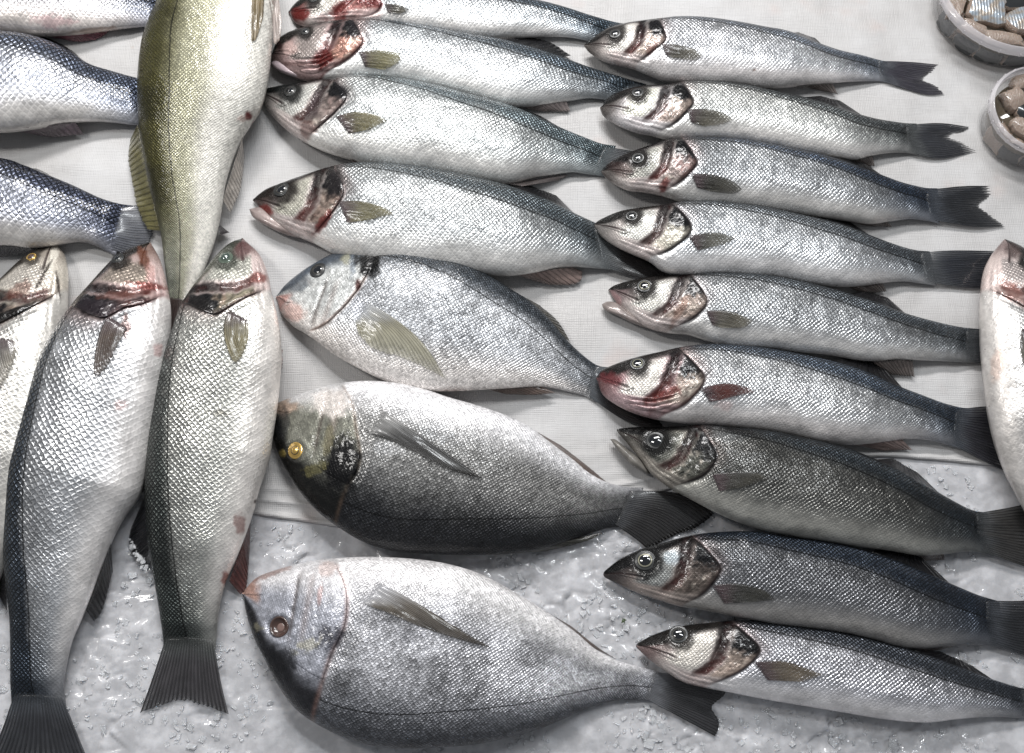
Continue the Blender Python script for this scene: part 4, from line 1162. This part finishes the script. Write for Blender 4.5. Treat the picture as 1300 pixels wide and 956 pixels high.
L3 = bass(VL3, "sea bass on the left with cloudy green eye and red anal fin",
     [(236, 38), (210, 50), (180, 80), (155, 115), (130, 150), (110, 185), (95, 230), (75, 290), (60, 350), (50, 420), (42, 500), (40, 560), (42, 620), (48, 680), (58, 740), (68, 800), (75, 850), (78, 885)],
     [(246, 42), (275, 70), (292, 110), (300, 150), (312, 200), (320, 260), (318, 320), (312, 380), (303, 440), (295, 490), (275, 550), (262, 600), (245, 650), (225, 700), (205, 745), (192, 800), (187, 850), (183, 890)],
     [(78, 885), (60, 925), (28, 1015), (70, 1000), (112, 990), (160, 1000), (212, 1020), (195, 950), (183, 890)],
     (205, 77, 17), [((x - 160) * 1.6208, (y - 280) * 1.6208) for x, y in [(240, 384), (258, 396), (274, 401), (289, 391), (306, 380), (324, 373), (342, 367)]],
     [((x - 160) * 1.6208, (y - 280) * 1.6208) for x, y in c2(H3, [(410, 465), (382, 560), (392, 660), (430, 760), (455, 778), (495, 735), (525, 640), (520, 530)])],
     dict(p=[(42, 560), (22, 605), (5, 650), (14, 690), (40, 715), (50, 700)], c=(.022, .022, .026)), dict(p=[(256, 612), (254, 680), (248, 755), (236, 770), (212, 742)], c=(.14, .042, .036)),
     dict(p=[((x - 160) * 1.6208, (y - 280) * 1.6208) for x, y in c2(H3, [(640, 680), (725, 700), (722, 800), (692, 905), (655, 860)])], c=(.45, .28, .24)),
     group=GL, pitch=6.8, ratio=.5, lift=((0, 8), (.2, 8), (.4, 0), (1, 0)), nu=290, nv=100,
     q=dict(dors=(.085, .10, .095), flank=(.62, .62, .58), belly=(.75, .71, .67), blood=.35, edge=.7, snout=(.36, .20, .19), cheek=(.50, .52, .42), operc=(.34, .30, .22), throat=(.72, .60, .57), headtop=(.15, .16, .13), red=(.50, .16, .13), shp=.45, vls=-.04),
     finc=(.21, .18, .10), tailc=(.075, .07, .075), eyekw=dict(iris=IRIS_GREEN, ring=IRIS_GREEN, pupil=PUPIL_CLOUD, pr=.7, bulge=.5),
     spots=[(238, 62, 18, 20, 0, (.30, .15, .15), .7, .4), (272, 118, 20, 12, 10, (.52, .18, .15), .8, .4), (150, 170, 34, 14, 20, (.03, .026, .025), .85, .5), (235, 620, 14, 26, 0, (.50, .20, .17), .6, .6),
            (268, 578, 6, 5, 0, (.12, .06, .04), .9, .3), (206, 740, 10, 18, 0, (.55, .18, .15), .7, .5), (195, 395, 26, 6, 0, (.35, .33, .28), .6, .7)])

VLT = (0, 0, 2.5136)
GT = "blue sea bass entering from the left edge"
LTQ = dict(dors=(.13, .155, .215), flank=(.56, .58, .64), belly=(.70, .67, .64), edge=.75, blood=.2)
lt_eye = None
bass(VLT, "pink-bellied bass at the far left corner with a magenta anal fin",
     [(-700, -60), (-600, -110), (-450, -140), (-250, -150), (0, -130), (200, -95), (350, -60), (480, -30), (560, -15)],
     [(-700, -40), (-600, 40), (-450, 80), (-250, 100), (0, 104), (130, 110), (260, 104), (380, 91), (480, 83), (560, 85)],
     [(560, -15), (610, -30), (680, -40), (665, 0), (645, 35), (665, 75), (690, 110), (620, 100), (560, 85)],
     None, [(-400, -135), (-385, -40), (-400, 20), (-430, 80)], None, None, dict(p=[(130, 108), (180, 122), (250, 133), (310, 125), (352, 98), (290, 100)], c=(.34, .13, .16)), group=GT, pitch=6.6,
     q={**LTQ, "flank": (.62, .61, .63), "belly": (.72, .66, .62)}, spots=[(170, 70, 70, 26, 5, (.60, .36, .38), .5, .6), (300, 95, 80, 8, -6, (.45, .22, .10), .45, .5)])
bass(VLT, "blue-grey netted bass below the far left corner, dark dorsal fin, tail under the green fish",
     [(-650, 150), (-550, 100), (-400, 75), (-200, 85), (0, 106), (100, 118), (200, 152), (280, 203), (350, 226), (440, 250), (500, 258)],
     [(-650, 200), (-500, 330), (-350, 395), (-200, 417), (0, 417), (100, 407), (200, 391), (280, 386), (360, 390), (430, 398), (500, 395)],
     [(500, 258), (550, 245), (640, 228), (620, 280), (600, 325), (620, 370), (650, 430), (570, 410), (500, 395)],
     None, [(-370, 90), (-350, 200), (-370, 300), (-400, 380)], None, [(40, 112), (130, 112), (215, 150), (285, 208), (270, 205)], dict(p=[(20, 414), (90, 426), (170, 438), (268, 430), (240, 390)], c=(.22, .17, .19)), group=GT, pitch=8.0, q=LTQ)
bass(VLT, "blue-grey bass on the left whose scaly tail points at the big bass head",
     [(-600, 600), (-450, 520), (-250, 490), (0, 508), (80, 530), (160, 562), (240, 595), (320, 632), (380, 650), (425, 656)],
     [(-600, 660), (-450, 740), (-250, 790), (0, 782), (100, 790), (200, 777), (260, 772), (310, 786), (345, 805), (370, 816)],
     [(425, 656), (445, 655), (470, 665), (490, 700), (494, 738), (478, 780), (455, 800), (415, 812), (370, 816)],
     None, [(-390, 515), (-370, 600), (-380, 680), (-410, 740)], None, [(95, 536), (120, 538), (150, 552), (165, 566)], dict(p=[(-20, 782), (0, 822), (60, 815), (115, 792)], c=(.07, .065, .08)), group=GT, pitch=8.4,
     q={**LTQ, "dors": (.105, .12, .175), "flank": (.47, .49, .56), "belly": (.62, .59, .56)}, tailc=(.085, .09, .11))

# -- the green fish
VZ = (140, 0, 2.125)
z = Fish("pike_perch", "olive green pike-perch lying tail down across the far left", "pike-perch", None,
         T(VZ, [(170, -560), (130, -420), (118, -250), (125, -100), (128, 0), (105, 60), (86, 120), (76, 200), (75, 280), (80, 350), (90, 420), (105, 500), (120, 560), (135, 620), (145, 700), (155, 770), (166, 830)]),
         T(VZ, [(230, -560), (330, -420), (410, -250), (440, -100), (443, 0), (439, 80), (434, 150), (425, 220), (405, 290), (380, 330), (355, 370), (330, 430), (310, 500), (300, 570), (285, 640), (265, 700), (235, 770), (202, 830)]),
         .46, ((0, 6), (.8, 6), (1, 0)), 4.2, 330, 110)
z.q = dict(dors=(.120, .110, .030), flank=(.53, .515, .37), belly=(.64, .62, .57))
z.paint = paint_zander
z.eyep = None
z.set_gill(T(VZ, [(150, -330), (300, -300), (400, -310)]))
zs = lambda x, y: T(VZ, [(x, y)])[0]
z.spots = [(*zs(372, 313), 5.5, 6.5, 0, (.33, .05, .05), .95, .3), (*zs(355, 320), 9, 5, 0, (.5, .32, .28), .5, .4)]
z.body()
OL = (.19, .17, .065)
z.fin("dorsal_fin", T(VZ, [(74, 335), (52, 380), (47, 430), (58, 500), (74, 570), (98, 618), (134, 622)]), 1, 5, OL, .75, 18, outer_z=9, base_drop=2)
z.fin("anal_fin", T(VZ, [(356, 368), (362, 430), (352, 510), (325, 577), (303, 540)]), 1, 3, (.50, .45, .40), .55, 14, outer_z=8, base_drop=2)
z.fin("pelvic_fin", T(VZ, [(383, -30), (380, 60), (382, 112), (396, 100), (413, 45), (416, -30)]), 1, 4, (.27, .20, .10), .7, 8, hover=1.5)
z.fin("pelvic_fin", T(VZ, [(425, -30), (438, 60), (442, 120), (458, 105), (462, 60), (452, -30)]), 1, 4, (.55, .45, .40), .5, 8, hover=1.0)
z.fin("fin_spine", T(VZ, [(292, 612), (298, 608), (323, 626), (296, 634)]), 1, 2, (.05, .04, .045), .95, 4, outer_z=6)
z.fin("tail_fin", T(VZ, [(158, 800), (140, 860), (128, 930), (160, 915), (190, 905), (215, 915), (245, 930), (232, 850), (220, 800)]), 2, 6, (.075, .045, .04), .95, 16, outer_z=4)

# -- bass at the right edge
RXp = (1180, 290, 2.225)
bass(None, "white-bellied bass at the right edge lying over three fish tails",
     [(1281, 306), (1305, 320), (1330, 350), (1352, 390), (1367, 450), (1374, 520), (1374, 600), (1368, 680), (1362, 760), (1356, 800)],
     [(1271, 308), (1257, 326), (1248, 348), (1245, 380), (1245, 416), (1246, 447), (1250, 483), (1255, 524), (1264, 564), (1277, 600), (1291, 628), (1308, 665), (1322, 720), (1328, 800)],
     [(1356, 800), (1375, 830), (1395, 880), (1360, 870), (1345, 860), (1325, 870), (1300, 885), (1315, 840), (1328, 800)],
     (1306, 331, 8), [(1345, 395), (1325, 408), (1305, 392), (1280, 378), (1250, 366)], [(1298, 416), (1296, 440), (1300, 462), (1310, 455), (1314, 425)],
     pelv=dict(p=T(RXp, [(186, 335), (178, 400), (190, 470), (207, 450), (214, 390), (208, 330)]), c=(.34, .20, .15)),
     group=None, lift=((0, 6), (1, 6)), pitch=5.4, ratio=.52,
     q=dict(dors=(.14, .15, .16), flank=(.58, .565, .545), belly=(.64, .605, .575), blood=.5, edge=.12, sc=.4, snout=(.52, .40, .38), cheek=(.62, .52, .48), throat=(.74, .62, .58), operc=(.55, .38, .34), red=(.52, .22, .18)),
     spots=[(*T(RXp, [(235, 175)])[0], 18, 10, 25, (.50, .24, .20), .7, .5), (*T(RXp, [(238, 62)])[0], 12, 12, 0, (.14, .10, .095), .75, .5), (*T(RXp, [(190, 385)])[0], 9, 28, 8, (.62, .44, .36), .5, .4)])


# -- sea bream
VB1 = (340, 290, 2.6); VB2 = (330, 470, 1300 / 600.0); VB3 = (300, 580, 1300 / 600.0)
GB = "sea bream in the middle"


def bream(view, label, D, V, tail, eye, gill, pect, q, spots, dfin=None, afin=None, pelv=None, eyekw=None, lift=((0, 0), (1, 0)), pc=(.22, .20, .12), pt=None, tclr=.1, tailc=(.05, .05, .055)):
    s = Fish("sea_bream", label, "sea bream", GB, T(view, D), T(view, V), .36, lift, 5.0, 330, 130)
    k = view[2]
    s.q = q
    s.paint = paint_bream
    s.set_gill(T(view, gill))
    s.eyep = T(view, [eye[:2]])[0]; s.eyer = eye[2] / k
    s.spots = [(*T(view, [(a, b)])[0], rx / k, ry / k, an, c, st, rg) for a, b, rx, ry, an, c, st, rg in spots]
    s.hollow = bool((eyekw or {}).get("hollow"))
    s.relief = relief_bream(s)
    s.body()
    s.gill_cover(u0=.66, lip=1.2, vlo=-.9, vhi=.5)
    s.upper_jaw(a=(.02, -.06), b=(.26, -.30), w0=.07, w1=.10)
    s.eye(s.eyep, s.eyer, **(eyekw or {}))
    pts = np.array(T(view, pect)); c = (pts[0] + pts[-1]) / 2
    i = int(np.argmax(np.linalg.norm(pts - c, axis=1)))
    s.fin("pectoral_fin", pts, i, max(i, len(pts) - 2), pc, .85, 18, hover=2.2, ripple=.2, tipclear=tclr, tipcol=pt, ragged=2, root=.14, rootcol=np.array(q["flank"]) * .75)
    pts = np.array(T(view, tail))
    pts[0] = s.D[-15] * .93 + s.V[-15] * .07; pts[-1] = s.V[-15] * .93 + s.D[-15] * .07
    s.fin("tail_fin", pts, 2, len(pts) - 3, tailc, 1.0, 22, outer_z=2.5, root=.16, rootcol=np.array(q['dors']) * .5 + .03, base_drop=-.5)
    for nm, f, c in (("dorsal_fin", dfin, (.07, .065, .05)), ("anal_fin", afin, (.16, .11, .09)), ("pelvic_fin", pelv, (.50, .38, .34))):
        if f:
            pts = np.array(T(view, f))
            s.fin(nm, pts, 1, len(pts) - 2, c, .85, 10, outer_z=8 if nm != "pelvic_fin" else 10, ragged=1.2, base_drop=1.0)
    return s


bream(VB1, "silver sea bream with its back up, blue snout and wide pale pectoral fin",
      [(35, 215), (60, 185), (110, 145), (170, 108), (240, 75), (320, 58), (400, 54), (480, 57), (560, 75), (640, 105), (720, 150), (800, 200), (870, 245), (930, 300), (980, 360), (1030, 410), (1080, 448), (1120, 460)],
      [(32, 240), (45, 280), (80, 320), (120, 345), (160, 372), (220, 417), (290, 457), (360, 492), (440, 522), (520, 537), (620, 537), (720, 532), (800, 527), (880, 522), (940, 527), (1000, 541), (1050, 556), (1080, 575)],
      [(1120, 460), (1180, 462), (1330, 470), (1290, 520), (1270, 570), (1290, 620), (1310, 665), (1190, 640), (1080, 575)],
      (165, 137, 31), [(350, 62), (338, 130), (305, 195), (255, 255), (190, 315), (122, 343)],
      [(318, 238), (400, 285), (480, 345), (540, 415), (590, 500), (520, 462), (440, 428), (350, 400), (300, 355), (288, 300)],
      dict(dors=(.115, .135, .16), flank=(.60, .615, .64), belly=(.74, .70, .67), head=(.56, .57, .56), front=(.12, .145, .18), lip=(.60, .37, .33), gline=(.26, .10, .04), patch=.6, edge=.35, w0=.30, w1=.80),
      [(298, 185, 10, 24, 10, (.20, .06, .05), .9, .3), (100, 185, 46, 30, -25, (.13, .155, .185), .7, .3), (255, 100, 24, 18, -30, (.50, .47, .30), .5, .6), (280, 135, 12, 30, 10, (.20, .25, .32), .5, .6),
       (85, 275, 44, 36, 40, (.66, .43, .38), .7, .3), (600, 300, 60, 40, 0, (.34, .35, .37), .5, .8), (300, 270, 30, 40, 0, (.62, .64, .70), .6, .4), (335, 115, 50, 58, 15, BLK, 1.0, .45)],
      [(820, 212), (900, 255), (960, 308), (1002, 378), (970, 352)], [(720, 530), (790, 548), (880, 550), (952, 543), (900, 522)], [(280, 452), (330, 470), (400, 498), (440, 505), (420, 512)],
      eyekw=dict(iris=IRIS_DARK, pr=.6), pc=(.27, .25, .175), pt=(.44, .42, .32), tclr=.45, tailc=(.055, .05, .05))
bream(VB2, "dark sea bream turned back down with golden eye and black back",
      [(38, 130), (36, 180), (50, 230), (75, 280), (110, 335), (160, 390), (220, 435), (290, 475), (370, 498), (480, 506), (600, 509), (700, 503), (780, 490), (860, 466), (920, 446), (960, 434), (990, 432), (1015, 442)],
      [(46, 92), (100, 70), (160, 50), (220, 36), (300, 30), (380, 36), (450, 52), (520, 75), (600, 98), (680, 125), (740, 155), (800, 200), (860, 245), (910, 285), (960, 310), (1010, 321), (1055, 323)],
      [(1015, 442), (1035, 465), (1066, 492), (1110, 472), (1150, 452), (1200, 435), (1252, 396), (1160, 340), (1055, 323)],
      (98, 222, 25), [(235, 320), (275, 265), (275, 215), (263, 160), (258, 100), (222, 40)],
      [(330, 105), (400, 150), (480, 205), (560, 260), (615, 300), (540, 280), (440, 232), (360, 190), (300, 172)],
      dict(dors=(.060, .064, .074), flank=(.36, .355, .345), belly=(.74, .73, .74), head=(.24, .24, .20), front=(.022, .022, .020), lip=(.56, .44, .36), gline=(.20, .13, .09), patch=.5, edge=.55, w0=-.15, w1=.75),
      [(225, 262, 58, 92, 12, BLK, 1.0, .3), (150, 270, 34, 16, -20, (.20, .18, .075), .7, 1.0), (190, 190, 16, 50, 10, (.22, .20, .11), .6, .6), (62, 228, 12, 12, 0, (.26, .20, .06), .9, .3), (200, 90, 60, 46, 0, (.72, .66, .62), .75, .4), (75, 105, 40, 16, -10, (.56, .42, .33), .8, .3),
       (60, 150, 24, 50, 0, (.06, .062, .066), .7, .4), (350, 215, 50, 20, 10, (.62, .62, .62), .7, .5), (480, 170, 60, 30, 20, (.40, .41, .42), .5, .7)],
      [(690, 504), (790, 498), (900, 470), (942, 447), (900, 455)], [(760, 168), (830, 208), (900, 262), (957, 310), (905, 288)], [(430, 46), (500, 72), (580, 97), (540, 86)],
      eyekw=dict(iris=IRIS_GOLD, ring=IRIS_DARK, pupil=IRIS_GOLD, pr=.5), pc=(.065, .062, .060), pt=(.050, .046, .042), tailc=(.032, .030, .030))
bream(VB3, "pale silver sea bream on the ice nearest the camera, its eye missing",
      [(20, 388), (30, 440), (50, 500), (80, 560), (110, 620), (160, 690), (230, 740), (320, 780), (420, 800), (540, 800), (660, 790), (780, 765), (880, 730), (970, 690), (1050, 670), (1120, 670), (1170, 678)],
      [(22, 368), (60, 330), (130, 305), (200, 288), (280, 278), (380, 275), (480, 280), (560, 290), (640, 310), (700, 335), (780, 380), (860, 430), (930, 480), (990, 530), (1050, 560), (1120, 580), (1190, 598)],
      [(1170, 678), (1210, 710), (1320, 770), (1330, 730), (1310, 690), (1340, 660), (1370, 620), (1280, 600), (1190, 598)],
      (115, 468, 31), [(265, 530), (300, 470), (308, 410), (302, 350), (265, 282)],
      [(380, 340), (460, 380), (560, 440), (640, 490), (705, 527), (620, 505), (500, 465), (420, 430), (345, 402)],
      dict(dors=(.24, .25, .28), flank=(.64, .64, .67), belly=(.76, .74, .74), head=(.40, .41, .46), front=(.05, .05, .058), lip=(.56, .36, .30), gline=(.34, .19, .15), patch=1.0, edge=.5, w0=.05, w1=.9),
      [(255, 500, 42, 40, -40, (.06, .06, .08), .8, .6), (190, 520, 44, 16, -12, (.50, .47, .34), .5, 1.2), (110, 570, 60, 60, 0, (.025, .025, .03), .8, .4), (60, 470, 14, 14, 0, (.50, .46, .32), .45, .8), (90, 320, 70, 14, -20, (.56, .30, .24), .6, .4), (250, 310, 30, 26, 0, (.66, .52, .48), .6, .4),
       (230, 380, 8, 40, 8, (.45, .25, .22), .5, .4), (480, 490, 40, 26, 0, (.5, .5, .54), .4, .7)],
      None, [(850, 424), (925, 468), (995, 524), (1048, 558), (985, 528)], None, eyekw=dict(hollow=True), lift=((0, 0), (1, 0)), pc=(.17, .145, .115), pt=(.12, .10, .08))


# ------------------------------------------------------------------ tubs of herring
def lathe(name, prof, mat, cen, par=None, k=72):
    an = np.linspace(0, 2 * math.pi, k, endpoint=False)
    V = np.concatenate([np.stack([cen[0] + r * np.cos(an), cen[1] + r * np.sin(an), np.full(k, cen[2] + zz)], -1) for r, zz in prof])
    return mesh_obj(name, V, grid_quads(len(prof), k, wrap=True), mat, par)


g = N("clear_plastic")
nz = g.n("ShaderNodeTexNoise", {"Scale": 260.0, "Detail": 2.0}).outputs[0]
bp = g.n("ShaderNodeBump", {"Strength": 0.12, "Distance": 0.001, "Height": nz})
PLASTIC = g.P(Base_Color=(.80, .79, .80, 1), Roughness=.14, Alpha=.13, Specular_IOR_Level=.8, Normal=bp.outputs[0], Coat_Weight=.5, Coat_Roughness=.05)
g = N("clear_plastic_rim")
RIM = g.P(Base_Color=(.72, .69, .71, 1), Roughness=.16, Alpha=.40, Coat_Weight=.6, Coat_Roughness=.05)
g = N("brine")
nz = g.n("ShaderNodeTexNoise", {"Scale": 60.0, "Detail": 3.0}).outputs[0]
BRINE = g.P(Base_Color=g.mixc(nz, (.035, .030, .024, 1), (.11, .085, .055, 1)), Roughness=.08, Coat_Weight=.5)
g = N("herring_flesh")
nz = g.n("ShaderNodeTexNoise", {"Scale": 180.0, "Detail": 4.0}).outputs[0]
FLESH = g.P(Base_Color=g.mixc(g.mr(nz, .35, .65), (.19, .145, .115, 1), (.34, .27, .225, 1)), Roughness=.25, Coat_Weight=.6, Coat_Roughness=.08, Subsurface_Weight=.2, Subsurface_Radius=(.006, .003, .002), Subsurface_Scale=.5)
fb = g.n("ShaderNodeTexNoise", {"Vector": g.n("ShaderNodeMapping", {"Vector": g.n("ShaderNodeTexCoord").outputs["Object"], "Scale": (1, .25, 1)}), "Scale": 900.0, "Detail": 3.0}).outputs[0]
g.put(g.b.inputs["Normal"], g.n("ShaderNodeBump", {"Strength": .7, "Distance": .0012, "Height": fb}))
g = N("herring_skin")
tc = g.n("ShaderNodeTexCoord").outputs["Generated"]
wv = g.n("ShaderNodeTexWave", {"Vector": tc, "Scale": 4.5, "Distortion": 1.6, "Detail": 1.0}, bands_direction="X").outputs[1]
nz = g.n("ShaderNodeTexNoise", {"Vector": tc, "Scale": 5.0, "Detail": 4.0}).outputs[0]
cc = g.mixc(g.mr(nz, .4, .62), (.30, .25, .20, 1), (.30, .35, .40, 1))
cc = g.mixc(g.math("MULTIPLY", wv, .2), cc, (.75, .75, .74, 1))
bp = g.n("ShaderNodeBump", {"Strength": .3, "Distance": .0008, "Height": wv})
HSKIN = g.P(Base_Color=cc, Metallic=.45, Roughness=.28, Coat_Weight=.5, Coat_Roughness=.06, Normal=bp.outputs[0])
DARKSKIN = plain("herring_back_skin", (.03, .033, .035), .22, .3, .6)


def tub(label, px, rpx, hgt, base_k):
    top = unproj(np.array(px[0]), np.array(px[1]), hgt)
    R = rpx * .65 * MM * 1.0
    rw = unproj(np.array(px[0] + rpx), np.array(px[1]), hgt)[0] - top[0]
    R = float(rw)
    cen = np.array([top[0], top[1], 0.001])
    t = thing("plastic_tub", label, "tub", cen, "clear tubs of herring pieces")
    Rb = R * base_k
    rwall = R * .93
    lathe("wall", [(Rb * .2, 0.0), (Rb * .96, 0.0), (Rb, .002), (rwall, hgt - .0075), (rwall - .0008, hgt - .0075), (Rb - .0010, .003), (Rb * .9, .0012), (Rb * .2, .0012)], PLASTIC, cen, t)
    lathe("rim", [(rwall - .0004, hgt - .0085), (R * .985, hgt - .0085), (R, hgt - .0075), (R, hgt - .0030), (R * .992, hgt - .0018), (R * .965, hgt - .0012), (R * .955, hgt), (R * .935, hgt), (R * .925, hgt - .003), (rwall - .0012, hgt - .0080)], RIM, cen, t)
    # upright ribs round the rim
    for i in range(26):
        a = i / 26 * 2 * math.pi
        u = np.array([math.cos(a), math.sin(a)]); p = np.array([-u[1], u[0]])
        vs = []
        for rr in (R - .0003, R + .0007):
            for ss in (-.0006, .0006):
                for zz in (hgt - .0072, hgt - .0036):
                    q = cen[:2] + u * rr + p * ss
                    vs.append((q[0], q[1], cen[2] + zz))
        mesh_obj("rib", vs, [(0, 1, 3, 2), (4, 6, 7, 5), (0, 4, 5, 1), (2, 3, 7, 6), (0, 2, 6, 4), (1, 5, 7, 3)], RIM, t, smooth=False)
    lathe("brine", [(0.0005, .003), (Rb * .93, .003), (rwall - .0042, hgt - .016), (0.0005, hgt - .016)], BRINE, cen, t)
    return cen, R, rwall, Rb


def chunk(label, c, size, rot, tilt, mat, mat2=None, seed=0, group="herring pieces in the tubs", roll=0.0):
    """a cut piece of fillet: a rounded slab, skin above, flesh round the cut sides"""
    r = np.random.default_rng(seed)
    nU, nVv = 36, 9
    rows = []
    prof = [(.30, -.5), (.75, -.5), (.97, -.34), (1.0, 0.0), (.97, .30), (.88, .45), (.70, .50), (.40, .53), (.12, .54)]
    an = np.linspace(0, 2 * math.pi, nU, endpoint=False)
    e = 0.58
    bx = np.sign(np.cos(an)) * np.abs(np.cos(an)) ** e; by = np.sign(np.sin(an)) * np.abs(np.sin(an)) ** e
    wob = 1 + .34 * (fbm(np.cos(an) * 2 + seed, np.sin(an) * 2, seed, 3) - .5) * 2
    ca, sa, ct, st, cr, sr = math.cos(rot), math.sin(rot), math.cos(tilt), math.sin(tilt), math.cos(roll), math.sin(roll)
    Rz = np.array([[ca, -sa, 0], [sa, ca, 0], [0, 0, 1]]); Rx = np.array([[1, 0, 0], [0, ct, -st], [0, st, ct]]); Ry = np.array([[cr, 0, sr], [0, 1, 0], [-sr, 0, cr]])
    for f, h in prof:
        x = bx * wob * f * size[0] / 2; y = by * wob * f * size[1] / 2
        bend = .18 * size[2] * (1 - (2 * y / size[1]) ** 2) + .12 * size[2] * (fbm(x * 150 + seed, y * 150, seed, 2) - .5)
        rows.append(np.stack([x, y, h * size[2] + bend], -1))
    V = np.concatenate(rows + [np.array([[0, 0, .54 * size[2] + .18 * size[2]]])]) @ (Rz @ Rx @ Ry).T
    q = grid_quads(len(prof), nU, wrap=True)
    tr = [((len(prof) - 1) * nU + i, (len(prof) - 1) * nU + (i + 1) % nU, len(prof) * nU) for i in range(nU)]
    t = thing("herring_piece", label, "herring piece", c, group)
    cut = 5 * nU
    mesh_obj("flesh", V + np.array(c), q[:cut], FLESH, t)
    mesh_obj("skin", V + np.array(c), q[cut:], mat, t, tris=tr)
    return t


TH = .042
c1, R1, rw1, Rb1 = tub("large clear plastic tub of herring pieces in the far right corner", (1294, -22), 103, TH, .86)


def inside(px, py, z): return tuple(unproj(np.array(float(px)), np.array(float(py)), z))


TZ = TH - .012
chunk("shiny ridged herring piece with silver-blue skin in the large tub", inside(1252, 14, TZ), (.034, .030, .010), -.25, .18, HSKIN, seed=1)
chunk("plain beige herring chunk left of the ridged piece in the large tub", inside(1213, 6, TZ - .002), (.016, .040, .010), -.35, -.1, FLESH, seed=2)
chunk("beige chunk below the ridged piece, against the large tub's rim", inside(1236, 39, TZ - .003), (.026, .013, .010), -.5, .2, FLESH, seed=3)
chunk("long pale chunk along the near rim of the large tub", inside(1272, 52, TZ - .002), (.036, .014, .010), -.15, .1, FLESH, seed=4)
chunk("grey skinned piece at the photo edge in the large tub", inside(1296, 28, TZ), (.030, .030, .010), .5, -.15, HSKIN, seed=5)
chunk("dark piece with blue flecks on top in the large tub", inside(1288, -4, TZ + .001), (.034, .026, .010), .1, .1, DARKSKIN, seed=6)
for i, (a, dz) in enumerate(((-2.75, 0), (-2.35, .001), (-1.95, 0), (-1.55, .001))):
    rr = rw1 * .84
    chunk(["dark skinned piece against the left wall of the large tub", "grey black piece pressed on the lower left wall of the large tub", "slate piece against the near wall of the large tub", "near-black piece against the near wall of the large tub at the photo edge"][i],
          (c1[0] + rr * math.cos(a), c1[1] + rr * math.sin(a), .016 + dz), (.026, .026, .008), a + math.pi / 2, math.radians(80), (DARKSKIN, DARKSKIN, DARKSKIN, DARKSKIN)[i], seed=20 + i)
c2_, R2, rw2, Rb2 = tub("small clear plastic tub of pinkish herring pieces at the right edge", (1323, 138), 64, .040, .90)
TZ = .040 - .011
chunk("pinkish rounded herring chunk at the left of the small tub", inside(1285, 128, TZ - .001), (.017, .022, .011), .3, .1, FLESH, seed=9)
chunk("pale chunk at the far side of the small tub", inside(1297, 105, TZ - .003), (.024, .014, .010), .5, .1, FLESH, seed=10)
chunk("dark skinned piece in the middle of the small tub", inside(1303, 145, TZ - .002), (.020, .016, .009), -.5, .2, DARKSKIN, seed=11)
chunk("beige chunk at the near side of the small tub", inside(1298, 164, TZ - .003), (.024, .014, .010), -.6, .1, FLESH, seed=12)
for i, a in enumerate((-2.7, -2.15, -1.6)):
    rr = rw2 * .78
    chunk(["brown piece against the left wall of the small tub", "grey piece against the lower left wall of the small tub", "dark piece against the near wall of the small tub"][i],
          (c2_[0] + rr * math.cos(a), c2_[1] + rr * math.sin(a), .015), (.022, .024, .007), a + math.pi / 2, math.radians(80), (FLESH, DARKSKIN, DARKSKIN)[i], seed=30 + i)

# ------------------------------------------------------------------ a scrap of herb on the ice
gm = plain("herb_green", (.07, .10, .05), .5)
p = unproj(np.array(791.0), np.array(788.0), .0015)
t = thing("herb_scrap", "tiny dark green herb scrap on the bare ice beside the near bass snout", "herb scrap", p)
r = np.random.default_rng(3)
for i in range(5):
    a = r.uniform(0, 6.28); L = r.uniform(.0015, .0028)
    d = np.array([math.cos(a), math.sin(a), .2]); sd = np.array([-d[1], d[0], 0]) * .0006
    o = np.array(p) + np.array([r.uniform(-.002, .002), r.uniform(-.001, .001), 0])
    vs = np.array([o - d * L, o + sd, o + d * L, o - sd, o + np.array([0, 0, .0006])])
    mesh_obj("leaf", vs, None, gm, t, tris=[(0, 1, 4), (1, 2, 4), (2, 3, 4), (3, 0, 4), (0, 3, 2), (0, 2, 1)], smooth=False)
